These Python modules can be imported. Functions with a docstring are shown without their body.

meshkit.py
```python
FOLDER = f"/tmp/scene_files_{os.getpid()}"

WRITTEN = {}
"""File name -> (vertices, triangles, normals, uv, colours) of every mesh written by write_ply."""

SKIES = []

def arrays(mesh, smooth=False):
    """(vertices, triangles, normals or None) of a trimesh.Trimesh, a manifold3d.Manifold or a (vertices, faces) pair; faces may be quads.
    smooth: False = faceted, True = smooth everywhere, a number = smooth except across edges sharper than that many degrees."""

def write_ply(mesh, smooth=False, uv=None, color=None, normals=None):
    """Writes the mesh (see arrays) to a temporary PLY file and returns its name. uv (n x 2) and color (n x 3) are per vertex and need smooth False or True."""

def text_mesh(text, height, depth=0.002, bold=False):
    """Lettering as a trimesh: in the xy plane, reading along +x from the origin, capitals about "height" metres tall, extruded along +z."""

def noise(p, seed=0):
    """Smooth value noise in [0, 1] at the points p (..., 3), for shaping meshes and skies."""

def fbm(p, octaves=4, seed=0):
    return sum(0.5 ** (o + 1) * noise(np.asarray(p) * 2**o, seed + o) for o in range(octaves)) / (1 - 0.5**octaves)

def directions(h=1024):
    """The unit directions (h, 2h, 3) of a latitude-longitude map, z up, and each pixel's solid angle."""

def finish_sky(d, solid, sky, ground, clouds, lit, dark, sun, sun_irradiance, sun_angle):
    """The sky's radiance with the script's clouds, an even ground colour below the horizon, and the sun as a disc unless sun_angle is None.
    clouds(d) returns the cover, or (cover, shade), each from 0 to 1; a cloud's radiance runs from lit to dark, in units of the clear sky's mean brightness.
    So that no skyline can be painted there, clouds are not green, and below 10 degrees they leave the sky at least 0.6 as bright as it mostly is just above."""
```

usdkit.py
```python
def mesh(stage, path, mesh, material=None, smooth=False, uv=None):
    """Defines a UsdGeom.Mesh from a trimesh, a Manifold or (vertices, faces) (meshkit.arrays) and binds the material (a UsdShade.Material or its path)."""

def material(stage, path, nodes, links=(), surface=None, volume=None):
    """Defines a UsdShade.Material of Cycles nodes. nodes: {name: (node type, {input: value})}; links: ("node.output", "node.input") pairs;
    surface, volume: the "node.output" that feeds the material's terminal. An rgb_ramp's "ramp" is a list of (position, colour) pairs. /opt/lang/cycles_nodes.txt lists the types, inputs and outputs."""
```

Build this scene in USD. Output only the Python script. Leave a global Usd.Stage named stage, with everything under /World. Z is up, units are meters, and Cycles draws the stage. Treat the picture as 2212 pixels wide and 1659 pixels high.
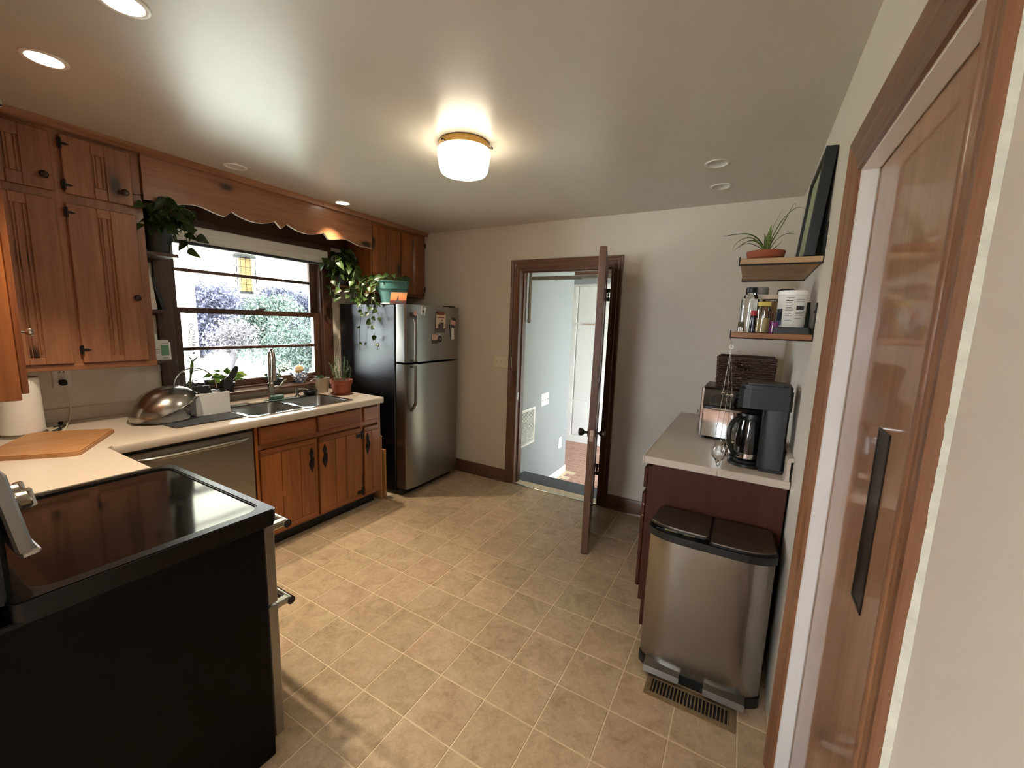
import math, random
import numpy as np
import trimesh
import usdkit, meshkit
from shapely.geometry import Polygon, Point, box as sbox
from pxr import Usd, UsdGeom, UsdLux, UsdShade, Gf, Sdf

stage = Usd.Stage.CreateInMemory()
UsdGeom.SetStageUpAxis(stage, 'Z')
UsdGeom.SetStageMetersPerUnit(stage, 1.0)
UsdGeom.Xform.Define(stage, '/World')
UsdGeom.Scope.Define(stage, '/World/Looks')

# ---------------------------------------------------------------- camera
EYE = (3.31346, -3.36622, 1.54451)
RIGHT = np.array([0.86645378, 0.49812363, 0.03362581])
UP = -np.array([0.10122648, -0.10932543, -0.98883828])
BACK = -np.array([-0.48888756, 0.86018649, -0.14514873])
cam = UsdGeom.Camera.Define(stage, '/World/camera')
M4 = Gf.Matrix4d(*RIGHT, 0, *UP, 0, *BACK, 0, *EYE, 1)
cam.AddTransformOp().Set(M4)
cam.CreateHorizontalApertureAttr(36.0)
cam.CreateFocalLengthAttr(36.0 * 890.0 / 2212.0)
cam.CreateClippingRangeAttr(Gf.Vec2f(0.03, 500))
cam.CreateExposureAttr(0.72)

# ---------------------------------------------------------------- sky and sun
SKY, SUN = 6.0, 36.0
dome = UsdLux.DomeLight.Define(stage, '/World/sky')
dome.CreateIntensityAttr(SKY)
dome.CreateColorAttr(Gf.Vec3f(0.82, 0.91, 1.0))
sun = UsdLux.DistantLight.Define(stage, '/World/sun')
sun.CreateIntensityAttr(SUN)
sun.CreateAngleAttr(0.6)
sun.CreateColorAttr(Gf.Vec3f(1.0, 0.95, 0.86))
sun.AddTransformOp().Set(Gf.Matrix4d().SetLookAt(Gf.Vec3d(0, 0, 0), Gf.Vec3d(0.62, -0.35, -0.70), Gf.Vec3d(0, 0, 1)).GetInverse())
LAMP_DOME, LAMP_SPOT, SPOT_BEAM = 9.5, 7.0, 1900.0   # radiance of the drum lamp and of the lit recessed lenses, strength of their downward beams

# ---------------------------------------------------------------- scene helpers
_used = {}
def numbered(path):
    n = _used.get(path, -1) + 1
    _used[path] = n
    return path if n == 0 else f'{path}_{n:03d}'

def tag(prim, label=None, cat=None, group=None, kind=None):
    for k, v in (('label', label), ('category', cat), ('group', group), ('kind', kind)):
        if v: prim.SetCustomDataByKey(k, v)

class Thing:
    def __init__(s, prim, loc): s.prim, s.loc, s.path = prim, np.array(loc, float), str(prim.GetPath())

def thing(name, label, cat, loc=(0, 0, 0), group=None, kind=None):
    x = UsdGeom.Xform.Define(stage, numbered('/World/' + name))
    x.AddTranslateOp().Set(Gf.Vec3d(*map(float, loc)))
    tag(x.GetPrim(), label, cat, group, kind)
    return Thing(x.GetPrim(), loc)

def part(t, name, mesh, m, smooth=35, label=None, kind=None):
    v, f = mesh.get() if isinstance(mesh, MB) else (np.asarray(mesh.vertices), np.asarray(mesh.faces))
    mm = usdkit.mesh(stage, numbered(t.path + '/' + name), (v - t.loc, f), m, smooth)
    tag(mm.GetPrim(), label, kind=kind)
    return Thing(mm.GetPrim(), t.loc)

def solo(name, mesh, m, label=None, cat=None, group=None, kind=None, smooth=35):
    v, f = mesh.get() if isinstance(mesh, MB) else (np.asarray(mesh.vertices), np.asarray(mesh.faces))
    c = (v.min(0) + v.max(0)) / 2; c[2] = v[:, 2].min()
    mm = usdkit.mesh(stage, numbered('/World/' + name), (v - c, f), m, smooth)
    mm.AddTranslateOp().Set(Gf.Vec3d(*map(float, c)))
    tag(mm.GetPrim(), label, cat, group, kind)
    return Thing(mm.GetPrim(), c)

def struct(name, mesh, m, label=None, smooth=35):
    v, f = mesh.get()
    mm = usdkit.mesh(stage, numbered('/World/' + name), (v, f), m, smooth)
    tag(mm.GetPrim(), label, kind='structure')
    return Thing(mm.GetPrim(), (0, 0, 0))

def dup(t, name, loc, label, cat, group=None, rotz=0.0):
    x = UsdGeom.Xform.Define(stage, numbered('/World/' + name))
    p = x.GetPrim()
    p.GetReferences().AddInternalReference(t.path)
    x.ClearXformOpOrder()
    x.AddTranslateOp(opSuffix='c').Set(Gf.Vec3d(*map(float, loc)))
    if rotz: x.AddRotateZOp(opSuffix='c').Set(rotz)
    p.SetInstanceable(True)
    tag(p, label, cat, group)
    return p

# ---------------------------------------------------------------- mesh helpers
def _chamfer_faces():
    pts = []
    for sx in (-1, 1):
        for sy in (-1, 1):
            for sz in (-1, 1):
                for k in range(3):
                    p = np.array([sx, sy, sz], float) * 0.8
                    p[k] = (sx, sy, sz)[k]
                    pts.append(p)
    pts = np.array(pts)
    h = trimesh.convex.convex_hull(pts)
    from scipy.spatial import cKDTree
    idx = cKDTree(pts).query(h.vertices)[1]
    return idx[h.faces]
_CF = _chamfer_faces()
_BF = np.array([[0,1,3],[0,3,2],[4,6,7],[4,7,5],[0,4,5],[0,5,1],[2,3,7],[2,7,6],[0,2,6],[0,6,4],[1,5,7],[1,7,3]])

def rot(axis, deg):
    return trimesh.transformations.rotation_matrix(math.radians(deg), axis)[:3, :3]

class MB:
    def __init__(s): s.v, s.f, s.n = [], [], 0
    def raw(s, v, f):
        v = np.asarray(v, float); f = np.asarray(f, int)
        s.v.append(v); s.f.append(f + s.n); s.n += len(v); return s
    def add(s, m): return s.raw(m.vertices, m.faces)
    def get(s): return np.vstack(s.v), np.vstack(s.f)
    def box(s, x0, x1, y0, y1, z0, z1, b=0.0):
        x0, x1 = sorted((x0, x1)); y0, y1 = sorted((y0, y1)); z0, z1 = sorted((z0, z1))
        c = np.array([(x0+x1)/2, (y0+y1)/2, (z0+z1)/2]); h = np.array([(x1-x0)/2, (y1-y0)/2, (z1-z0)/2])
        if b <= 0:
            v = [(c + h*np.array([sx, sy, sz])) for sx in (-1,1) for sy in (-1,1) for sz in (-1,1)]
            return s.raw(v, _BF)
        b = min(b, h.min()*0.9)
        v = []
        for sx in (-1,1):
            for sy in (-1,1):
                for sz in (-1,1):
                    for k in range(3):
                        hh = h - b; hh[k] = h[k]
                        v.append(c + hh*np.array([sx, sy, sz]))
        return s.raw(v, _CF)
    def lathe(s, prof, c=(0,0,0), n=28, R=None, scale=(1,1,1)):
        """closed solid of revolution; prof: (r, z) from the axis at the bottom round to the axis at the top"""
        prof = [(max(r, 0), z) for r, z in prof]
        a = np.arange(n)*2*np.pi/n
        rings = []; v = []
        for r, z in prof:
            if r < 1e-6:
                rings.append([len(v)]); v.append((0, 0, z))
            else:
                rings.append(list(range(len(v), len(v)+n)))
                v += [(r*math.cos(t), r*math.sin(t), z) for t in a]
        f = []
        for A, B in zip(rings[:-1], rings[1:]):
            if len(A) == 1 and len(B) == 1: continue
            for i in range(n):
                j = (i+1) % n
                if len(A) == 1: f.append((A[0], B[j], B[i]))
                elif len(B) == 1: f.append((A[i], A[j], B[0]))
                else: f += [(A[i], A[j], B[j]), (A[i], B[j], B[i])]
        v = np.array(v)*np.array(scale)
        if R is not None: v = v @ np.asarray(R).T
        return s.raw(v + np.array(c), f)
    def cyl(s, p0, p1, r0, r1=None, n=16):
        r1 = r0 if r1 is None else r1
        p0, p1 = np.array(p0, float), np.array(p1, float)
        L = np.linalg.norm(p1-p0); d = (p1-p0)/L
        R = trimesh.geometry.align_vectors([0,0,1], d)[:3,:3]
        return s.lathe([(0,0),(r0,0),(r1,L),(0,L)], p0, n, R)
    def tube(s, pts, r, n=8, cap=True):
        p = np.asarray(pts, float); m = len(p)
        r = np.broadcast_to(r, (m,))
        t = np.gradient(p, axis=0); t /= np.linalg.norm(t, axis=1, keepdims=True)+1e-12
        ref = np.array([0,0,1.]) if abs(t[0,2]) < 0.9 else np.array([1.,0,0])
        a = np.cross(t[0], ref); a /= np.linalg.norm(a)
        A = []
        for i in range(m):
            a = a - t[i]*np.dot(a, t[i]); a /= np.linalg.norm(a)+1e-12
            A.append(a)
        A = np.array(A); B = np.cross(t, A)
        ang = np.arange(n)*2*np.pi/n
        v = p[:,None] + r[:,None,None]*(np.cos(ang)[None,:,None]*A[:,None]+np.sin(ang)[None,:,None]*B[:,None])
        v = v.reshape(-1,3); f = []
        for i in range(m-1):
            for j in range(n):
                k = (j+1) % n
                f += [(i*n+j, i*n+k, (i+1)*n+k), (i*n+j, (i+1)*n+k, (i+1)*n+j)]
        if cap:
            c0, c1 = len(v), len(v)+1
            v = np.vstack([v, p[0], p[-1]])
            for j in range(n):
                k = (j+1) % n
                f += [(c0, k, j), (c1, (m-1)*n+j, (m-1)*n+k)]
        return s.raw(v, f)
    def prism(s, poly, h0, h1, axis='z'):
        """poly in the two other axes: axis z -> (x, y), axis x -> (y, z), axis y -> (x, z)"""
        if not isinstance(poly, Polygon): poly = Polygon(poly)
        m = trimesh.creation.extrude_polygon(poly, h1-h0, engine='earcut')
        v = np.array(m.vertices); v[:,2] += h0; f = np.array(m.faces)
        if axis == 'x': v = v[:, [2,0,1]]
        elif axis == 'y': v = np.stack([v[:,0], v[:,2], v[:,1]], 1); f = f[:, ::-1]
        return s.raw(v, f)
    def sphere(s, c, r, sub=2, scale=(1,1,1)):
        m = trimesh.creation.icosphere(sub, r)
        return s.raw(np.array(m.vertices)*np.array(scale)+np.array(c), m.faces)
    def turn(s, R, about=(0,0,0)):
        a = np.array(about, float)
        s.v = [(v-a) @ np.asarray(R).T + a for v in s.v]; return s
    def move(s, d):
        s.v = [v+np.array(d) for v in s.v]; return s

def rrect(x0, x1, y0, y1, r, n=5):
    return sbox(x0+r, y0+r, x1-r, y1-r).buffer(r, quad_segs=n)

def smoothpath(pts, n=24):
    from scipy.interpolate import CubicSpline
    p = np.asarray(pts, float)
    d = np.r_[0, np.cumsum(np.linalg.norm(np.diff(p, axis=0), axis=1))]
    return CubicSpline(d, p)(np.linspace(0, d[-1], n))

# ---------------------------------------------------------------- materials
def lin(r, g, b):
    return tuple(((c/255)/12.92 if c/255 <= 0.04045 else ((c/255+0.055)/1.055)**2.4) for c in (r, g, b))

MATS = {}
def plain(name, rgb, rough=0.5, metallic=0.0, coat=0.0, bump=0.0, bscale=60.0, var=0.0, vscale=6.0, **kw):
    """a paint, plastic, glaze or metal with a little noise in colour and relief"""
    path = '/World/Looks/' + name
    c = np.array(lin(*rgb))
    nodes = {'p': ('principled_bsdf', dict(base_color=tuple(c), roughness=rough, metallic=metallic, coat_weight=coat, coat_roughness=0.08, **kw)),
             'g': ('geometry', {}), 'n': ('noise_texture', dict(scale=vscale, detail=4.0, roughness=0.6))}
    links = [('g.position', 'n.vector')]
    if var:
        nodes['r'] = ('rgb_ramp', dict(ramp=[(0.3, tuple(c*(1-var))), (0.7, tuple(np.minimum(c*(1+var), 1)))]))
        links += [('n.fac', 'r.fac'), ('r.color', 'p.base_color')]
    if bump:
        nodes['b'] = ('bump', dict(strength=bump, distance=0.004)); nodes['n2'] = ('noise_texture', dict(scale=bscale, detail=3.0))
        links += [('g.position', 'n2.vector'), ('n2.fac', 'b.height'), ('b.normal', 'p.normal')]
    MATS[name] = usdkit.material(stage, path, nodes, links, surface='p.BSDF')
    return MATS[name]

def wood(name, dark, light, grain='z', rough=0.4, coat=0.25, knots=0.0, kscale=4.4, fine=26.0, knot_rgb=(38, 18, 10), spec=0.5, bump=0.10, coat_rough=0.12):
    path = '/World/Looks/' + name
    d, l = np.array(lin(*dark)), np.array(lin(*light))
    st = {'x': (0.06, 1, 1), 'y': (1, 0.06, 1), 'z': (1, 1, 0.06)}[grain]
    kst = {'x': (0.45, 1, 1), 'y': (1, 0.45, 1), 'z': (1, 1, 0.45)}[grain]
    nodes = {
        'g': ('geometry', {}), 'o': ('object_info', {}),
        'off': ('vector_math', dict(math_type='multiply', vector2=(7.3, 7.3, 7.3))),
        'add': ('vector_math', dict(math_type='add')),
        'm': ('mapping', dict(scale=st)),
        'n1': ('noise_texture', dict(scale=fine*0.35, detail=3.0, roughness=0.55, distortion=0.6)),
        'n2': ('noise_texture', dict(scale=fine*3.0, detail=3.0, roughness=0.7)),
        'mx': ('mix_float', dict(fac=0.38)),
        'r': ('rgb_ramp', dict(ramp=[(0.30, tuple(d)), (0.50, tuple((d+l)/2)), (0.68, tuple(l))])),
        'p': ('principled_bsdf', dict(roughness=rough, coat_weight=coat, coat_roughness=coat_rough, specular_ior_level=spec)),
        'b': ('bump', dict(strength=bump, distance=0.002)),
    }
    links = [('o.random', 'off.vector1'), ('g.position', 'add.vector1'), ('off.vector', 'add.vector2'), ('add.vector', 'm.vector'),
             ('m.vector', 'n1.vector'), ('m.vector', 'n2.vector'), ('n1.fac', 'mx.a'), ('n2.fac', 'mx.b'), ('mx.result', 'r.fac'),
             ('n2.fac', 'b.height'), ('b.normal', 'p.normal')]
    if knots:
        nodes['km'] = ('mapping', dict(scale=kst))
        nodes['kn'] = ('noise_texture', dict(scale=9.0, detail=2.0))
        nodes['kv'] = ('voronoi_texture', dict(scale=kscale, feature='f1', randomness=1.0))
        nodes['kr'] = ('rgb_ramp', dict(ramp=[(0.0, (1, 1, 1)), (knots*0.55, (0.95, 0.95, 0.95)), (knots, (0.25, 0.25, 0.25)), (knots*1.9, (0, 0, 0)), (1.0, (0, 0, 0))]))
        nodes['kx'] = ('mix_color', dict(b=lin(*knot_rgb)))
        nodes['kk'] = ('rgb_to_bw', {})
        links += [('add.vector', 'km.vector'), ('km.vector', 'kv.vector'), ('kv.distance', 'kr.fac'), ('kr.color', 'kk.color'), ('kk.val', 'kx.fac'), ('r.color', 'kx.a'), ('kx.result', 'p.base_color')]
    else:
        links += [('r.color', 'p.base_color')]
    MATS[name] = usdkit.material(stage, path, nodes, links, surface='p.BSDF')
    return MATS[name]

def glow(name, rgb, strength):
    MATS[name] = usdkit.material(stage, '/World/Looks/'+name, {'e': ('emission', dict(color=lin(*rgb), strength=strength))}, [], surface='e.emission')
    return MATS[name]

def steel(name, rgb, rough, axis='z', amount=0.03):
    """brushed stainless steel: very fine lines along one axis"""
    st = [1.0]*3; st['xyz'.index(axis)] = 0.012
    nodes = {'g': ('geometry', {}), 'm': ('mapping', dict(scale=tuple(st))), 'n': ('noise_texture', dict(scale=900.0, detail=1.0)),
             'r': ('map_range', dict(from_min=0.2, from_max=0.8, to_min=rough*(1-amount), to_max=rough*(1+amount))),
             'p': ('principled_bsdf', dict(base_color=lin(*rgb), metallic=1.0))}
    links = [('g.position', 'm.vector'), ('m.vector', 'n.vector'), ('n.fac', 'r.value'), ('r.result', 'p.roughness')]
    MATS[name] = usdkit.material(stage, '/World/Looks/'+name, nodes, links, surface='p.BSDF')
    return MATS[name]

def pane(name, tint=(1, 1, 1)):
    nodes = {'t': ('transparent_bsdf', dict(color=tint)), 's': ('glossy_bsdf', dict(roughness=0.02, color=(1, 1, 1))), 'f': ('fresnel', dict(IOR=1.45)), 'x': ('mix_closure', {})}
    MATS[name] = usdkit.material(stage, '/World/Looks/'+name, nodes, [('f.fac', 'x.fac'), ('t.BSDF', 'x.closure1'), ('s.BSDF', 'x.closure2')], surface='x.closure')
    return MATS[name]

def leafmat(name, dark, light, rough=0.35, trans=0.3):
    nodes = {'g': ('geometry', {}), 'o': ('object_info', {}), 'n': ('noise_texture', dict(scale=14.0, detail=2.0)),
             'mx': ('mix_float', dict(fac=0.45)), 'r': ('rgb_ramp', dict(ramp=[(0.25, lin(*dark)), (0.75, lin(*light))])),
             'p': ('principled_bsdf', dict(roughness=rough)), 't': ('translucent_bsdf', {}), 'x': ('mix_closure', dict(fac=trans))}
    MATS[name] = usdkit.material(stage, '/World/Looks/'+name, nodes, [('g.position', 'n.vector'), ('n.fac', 'mx.a'), ('o.random', 'mx.b'), ('mx.result', 'r.fac'), ('r.color', 'p.base_color'), ('r.color', 't.color'), ('p.BSDF', 'x.closure1'), ('t.BSDF', 'x.closure2')], surface='x.closure')
    return MATS[name]

def floor_tile_mat(name, a, b, c):
    """mottled vinyl tile, shifted in tone from tile to tile"""
    nodes = {'g': ('geometry', {}), 'o': ('object_info', {}),
             'off': ('vector_math', dict(math_type='multiply', vector2=(31.0, 17.0, 5.0))), 'add': ('vector_math', dict(math_type='add')),
             'n1': ('noise_texture', dict(scale=9.0, detail=5.0, roughness=0.62, distortion=1.2)),
             'n2': ('noise_texture', dict(scale=55.0, detail=4.0, roughness=0.7, distortion=0.8)),
             'm1': ('mix_float', dict(fac=0.42)),
             'r': ('rgb_ramp', dict(ramp=[(0.28, lin(*a)), (0.5, lin(*b)), (0.70, lin(*c))])),
             'h': ('hsv', dict(saturation=1.0)), 'mr': ('map_range', dict(to_min=0.95, to_max=1.05)),
             'b': ('bump', dict(strength=0.12, distance=0.003)),
             'p': ('principled_bsdf', dict(roughness=0.45, specular_ior_level=0.35))}
    links = [('o.random', 'off.vector1'), ('g.position', 'add.vector1'), ('off.vector', 'add.vector2'), ('add.vector', 'n1.vector'), ('add.vector', 'n2.vector'),
             ('n1.fac', 'm1.a'), ('n2.fac', 'm1.b'), ('m1.result', 'r.fac'), ('r.color', 'h.color'), ('o.random', 'mr.value'), ('mr.result', 'h.value'), ('h.color', 'p.base_color'),
             ('n2.fac', 'b.height'), ('b.normal', 'p.normal')]
    MATS[name] = usdkit.material(stage, '/World/Looks/'+name, nodes, links, surface='p.BSDF')
    return MATS[name]

M = MATS
plain('wall_paint', (222, 213, 198), 0.55, bump=0.05, bscale=140, var=0.015)
plain('ceiling_paint', (204, 198, 186), 0.33, bump=0.10, bscale=9, var=0.02)
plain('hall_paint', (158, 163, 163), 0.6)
plain('white_paint', (240, 238, 230), 0.35)
plain('white_gloss', (250, 250, 246), 0.2)
plain('caulk', (226, 226, 208), 0.7, bump=0.5, bscale=90, var=0.12, vscale=30)
plain('exterior_white', (250, 246, 236), 0.6)
wood('pine', (114, 74, 50), (170, 118, 84), 'z', knots=0.13, rough=0.38)
wood('pine_y', (116, 76, 50), (174, 120, 84), 'y', knots=0.12, rough=0.38)
wood('pine_warm', (104, 56, 24), (170, 100, 46), 'z', knots=0.13, rough=0.4)
wood('pine_warm_y', (100, 54, 26), (158, 92, 46), 'y', knots=0.10, rough=0.4)
wood('oak_z', (80, 54, 42), (122, 86, 66), 'z', rough=0.36, fine=34)
wood('oak_x', (80, 54, 42), (122, 86, 66), 'x', rough=0.36, fine=34)
wood('oak_y', (96, 64, 46), (140, 98, 70), 'y', rough=0.36, fine=34)
wood('casing_z', (114, 74, 50), (162, 112, 78), 'z', rough=0.36, fine=34)
wood('window_wood', (58, 36, 26), (92, 60, 44), 'y', rough=0.45)
wood('window_wood_z', (58, 36, 26), (92, 60, 44), 'z', rough=0.45)
wood('pocket_door', (140, 100, 70), (178, 134, 98), 'z', rough=0.5, coat=0.9, fine=14, bump=0.0, coat_rough=0.06)
wood('shelf_wood', (150, 116, 78), (200, 168, 124), 'x', rough=0.5, coat=0.0)
wood('shelf_wood_warm', (128, 78, 40), (178, 122, 70), 'x', rough=0.45, coat=0.05)
wood('board_wood', (152, 104, 62), (184, 136, 92), 'y', rough=0.5, coat=0.0, fine=20)
wood('plank_wood', (170, 120, 70), (206, 156, 100), 'z', rough=0.6, coat=0.0)
wood('red_laminate', (58, 26, 14), (80, 38, 22), 'z', rough=0.55, coat=0.0, fine=40, spec=0.25)
floor_tile_mat('floor_tile_warm', (160, 136, 106), (196, 172, 140), (218, 196, 166))
floor_tile_mat('floor_tile_pink', (163, 136, 108), (199, 172, 142), (219, 196, 166))
floor_tile_mat('floor_tile_olive', (156, 134, 102), (192, 170, 137), (215, 194, 162))
plain('grout', (238, 218, 186), 0.6, var=0.06, vscale=20)
floor_tile_mat('brick_tile', (170, 124, 104), (196, 150, 130), (214, 172, 152))
plain('counter_laminate', (204, 191, 175), 0.28, var=0.02, vscale=50)
plain('black_enamel', (11, 10, 10), 0.3, specular_ior_level=0.35)
plain('black_side', (10, 9, 8), 0.5, specular_ior_level=0.12)
plain('black_glass', (9, 9, 9), 0.07, coat=0.5)
plain('black_plastic', (20, 21, 22), 0.4, bump=0.08, bscale=300)
plain('black_matte', (24, 24, 24), 0.6)
plain('fridge_black', (12, 13, 16), 0.22, bump=0.25, bscale=260)
plain('iron', (30, 27, 25), 0.5, metallic=0.4)
plain('dark_bronze', (60, 52, 44), 0.3, metallic=0.7)
steel('steel', (146, 143, 137), 0.34, 'z')
steel('steel_x', (136, 133, 127), 0.33, 'x')
steel('steel_y', (160, 156, 148), 0.36, 'y')
steel('can_steel', (160, 158, 154), 0.22, 'z')
steel('sink_steel', (170, 168, 162), 0.26, 'y')
plain('chrome', (200, 200, 198), 0.10, metallic=1.0)
plain('nickel', (176, 170, 158), 0.24, metallic=1.0)
plain('bowl_steel', (188, 186, 182), 0.20, metallic=1.0)
plain('white_plastic', (232, 232, 226), 0.4)
plain('ivory_plastic', (232, 224, 200), 0.4)
plain('terracotta', (150, 78, 52), 0.75, bump=0.1, var=0.08)
plain('cream_pot', (196, 178, 156), 0.6)
plain('teal_pot', (72, 124, 120), 0.4)
plain('teal_plastic', (70, 110, 100), 0.5)
plain('dark_pot', (40, 44, 46), 0.5)
plain('soil', (44, 32, 24), 0.9, bump=0.5, bscale=120)
plain('mat_grey', (64, 68, 74), 0.85, bump=0.4, bscale=180)
plain('landing_grey', (92, 96, 98), 0.7)
plain('paper', (234, 230, 222), 0.8)
plain('cork_shadow', (96, 84, 60), 0.8)
pane('glass'); pane('jar_glass', (0.93, 0.93, 0.9)); pane('lid_glass', (0.95, 0.97, 0.98))
leafmat('pothos_leaf', (26, 50, 24), (82, 112, 52), trans=0.22); leafmat('dark_leaf', (26, 48, 26), (70, 104, 56), trans=0.2)
leafmat('spider_leaf', (58, 88, 40), (132, 156, 84)); leafmat('herb_leaf', (84, 108, 66), (140, 158, 110)); leafmat('bright_leaf', (80, 120, 40), (170, 190, 90), trans=0.45)
plain('stem_green', (92, 110, 60), 0.6); plain('stem_brown', (120, 100, 72), 0.7)
glow('lamp_glow', (255, 239, 210), LAMP_DOME); glow('spot_glow', (255, 236, 216), LAMP_SPOT)

# ================================================================ the room
XR, H = 3.53, 2.424
rng = random.Random(7)

fl = struct('floor', MB().box(-0.15, 3.65, -3.42, 0.12, -0.12, -0.0022), M['grout'], 'tan tile-pattern kitchen floor')
T = 0.2286
xs = [1.14 + T*k for k in range(-2, 11)]; ys = [-1.641 + T*k for k in range(-8, 9)]
for x in xs:
    for y in ys:
        x0, x1, y0, y1 = x, min(x+T, XR), max(y, -3.42), min(y+T, 0.0)
        if x1-x0 < 0.02 or y1-y0 < 0.02: continue
        if x1 < 0.80 and y0 < -1.0: continue
        g = 0.0026
        part(fl, 'tile', MB().box(x0+g, x1-g, y0+g, y1-g, -0.004, 0.0, 0.0012), M[rng.choice(['floor_tile_warm', 'floor_tile_warm', 'floor_tile_pink', 'floor_tile_olive'])])
struct('floor', MB().box(-2.0, 3.65, -7.1, -3.42, -0.12, 0.0), M['brick_tile'], 'floor of the room behind the kitchen')

# ceiling with holes for the recessed lamps
LIT = [(1.031, -2.806), (1.646, -2.782), (0.481, -1.127)]
DARK = [(0.525, -1.92), (3.07, -0.809), (3.066, -0.409)]
poly = sbox(-2.1, -7.1, 3.65, 0.12)
for p in LIT + DARK: poly = poly.difference(Point(p).buffer(0.052, quad_segs=10))
struct('ceiling', MB().prism(poly, H, H+0.10), M['ceiling_paint'], 'cream semi-gloss ceiling')

# left wall round the window
WY0, WY1, WZ0, WZ1 = -2.10, -0.985, 0.99, 2.07
struct('wall_left', MB().box(-0.15, 0, -3.42, WY0, -0.1, H).box(-0.15, 0, WY1, 0.12, -0.1, H).box(-0.15, 0, WY0, WY1, -0.1, WZ0).box(-0.15, 0, WY0, WY1, WZ1, H), M['wall_paint'], 'cream left wall with the sink window')
DX0, DX1, DZ = 1.455, 2.293, 2.02
struct('wall_back', MB().box(0, DX0-0.02, 0, 0.12, -0.4, H).box(DX1+0.02, XR, 0, 0.12, -0.4, H).box(DX0-0.02, DX1+0.02, 0, 0.12, DZ+0.02, H), M['wall_paint'], 'cream back wall with the doorway')
PY0, PY1, PZ = -2.602, -1.868, 1.99
struct('wall_right', MB().box(XR, XR+0.12, PY1, 0.12, -0.1, H).box(XR, XR+0.12, -7.1, PY0, -0.1, H).box(XR, XR+0.12, PY0, PY1, PZ, H).box(XR+0.085, XR+0.12, PY0, PY1, -0.1, PZ), M['wall_paint'], 'cream right wall with the pocket door')
struct('wall_near', MB().box(-0.15, 2.05, -3.42, -3.30, -0.1, H), M['wall_paint'], 'cream wall behind the range')
# the room behind the camera, with its own windows
struct('wall_behind', MB().box(-2.1, 1.0, -7.22, -7.1, -0.1, H).box(2.4, 3.65, -7.22, -7.1, -0.1, H).box(1.0, 1.4, -7.22, -7.1, -0.1, H).box(1.4, 2.4, -7.22, -7.1, -0.1, 0.9).box(1.4, 2.4, -7.22, -7.1, 2.0, H), M['wall_paint'], 'wall of the room behind the kitchen')
struct('wall_side', MB().box(-2.22, -2.1, -7.22, -5.6, -0.1, H).box(-2.22, -2.1, -4.2, -3.42, -0.1, H).box(-2.22, -2.1, -5.6, -4.2, -0.1, 0.8).box(-2.22, -2.1, -5.6, -4.2, 2.0, H).box(-2.1, -0.15, -3.42, -3.30, -0.1, H), M['wall_paint'], 'side wall of the room behind the kitchen')

# ---------------------------------------------------------------- sink window
w1 = thing('window_1', None, None, (0, -1.54, WZ0), kind='structure')
ww, wz = M['window_wood'], M['window_wood_z']
part(w1, 'jamb', MB().box(-0.15, 0.0, WY0, WY0+0.018, WZ0, WZ1).box(-0.15, 0, WY1-0.018, WY1, WZ0, WZ1), wz)
part(w1, 'head', MB().box(-0.15, 0.0, WY0, WY1, WZ1-0.018, WZ1), ww)
part(w1, 'sill', MB().box(-0.16, 0.0, WY0, WY1, WZ0-0.01, WZ0+0.014, 0.003), ww)
part(w1, 'stool', MB().box(0.0, 0.118, -2.20, -0.90, 0.963, 0.990, 0.008), ww, label='window ledge of dark stained wood')
part(w1, 'casing', MB().box(0, 0.02, WY1-0.006, WY1+0.085, 0.99, WZ1+0.09, 0.004).box(0, 0.026, WY1+0.060, WY1+0.085, 0.99, WZ1+0.09, 0.003), wz)
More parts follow.
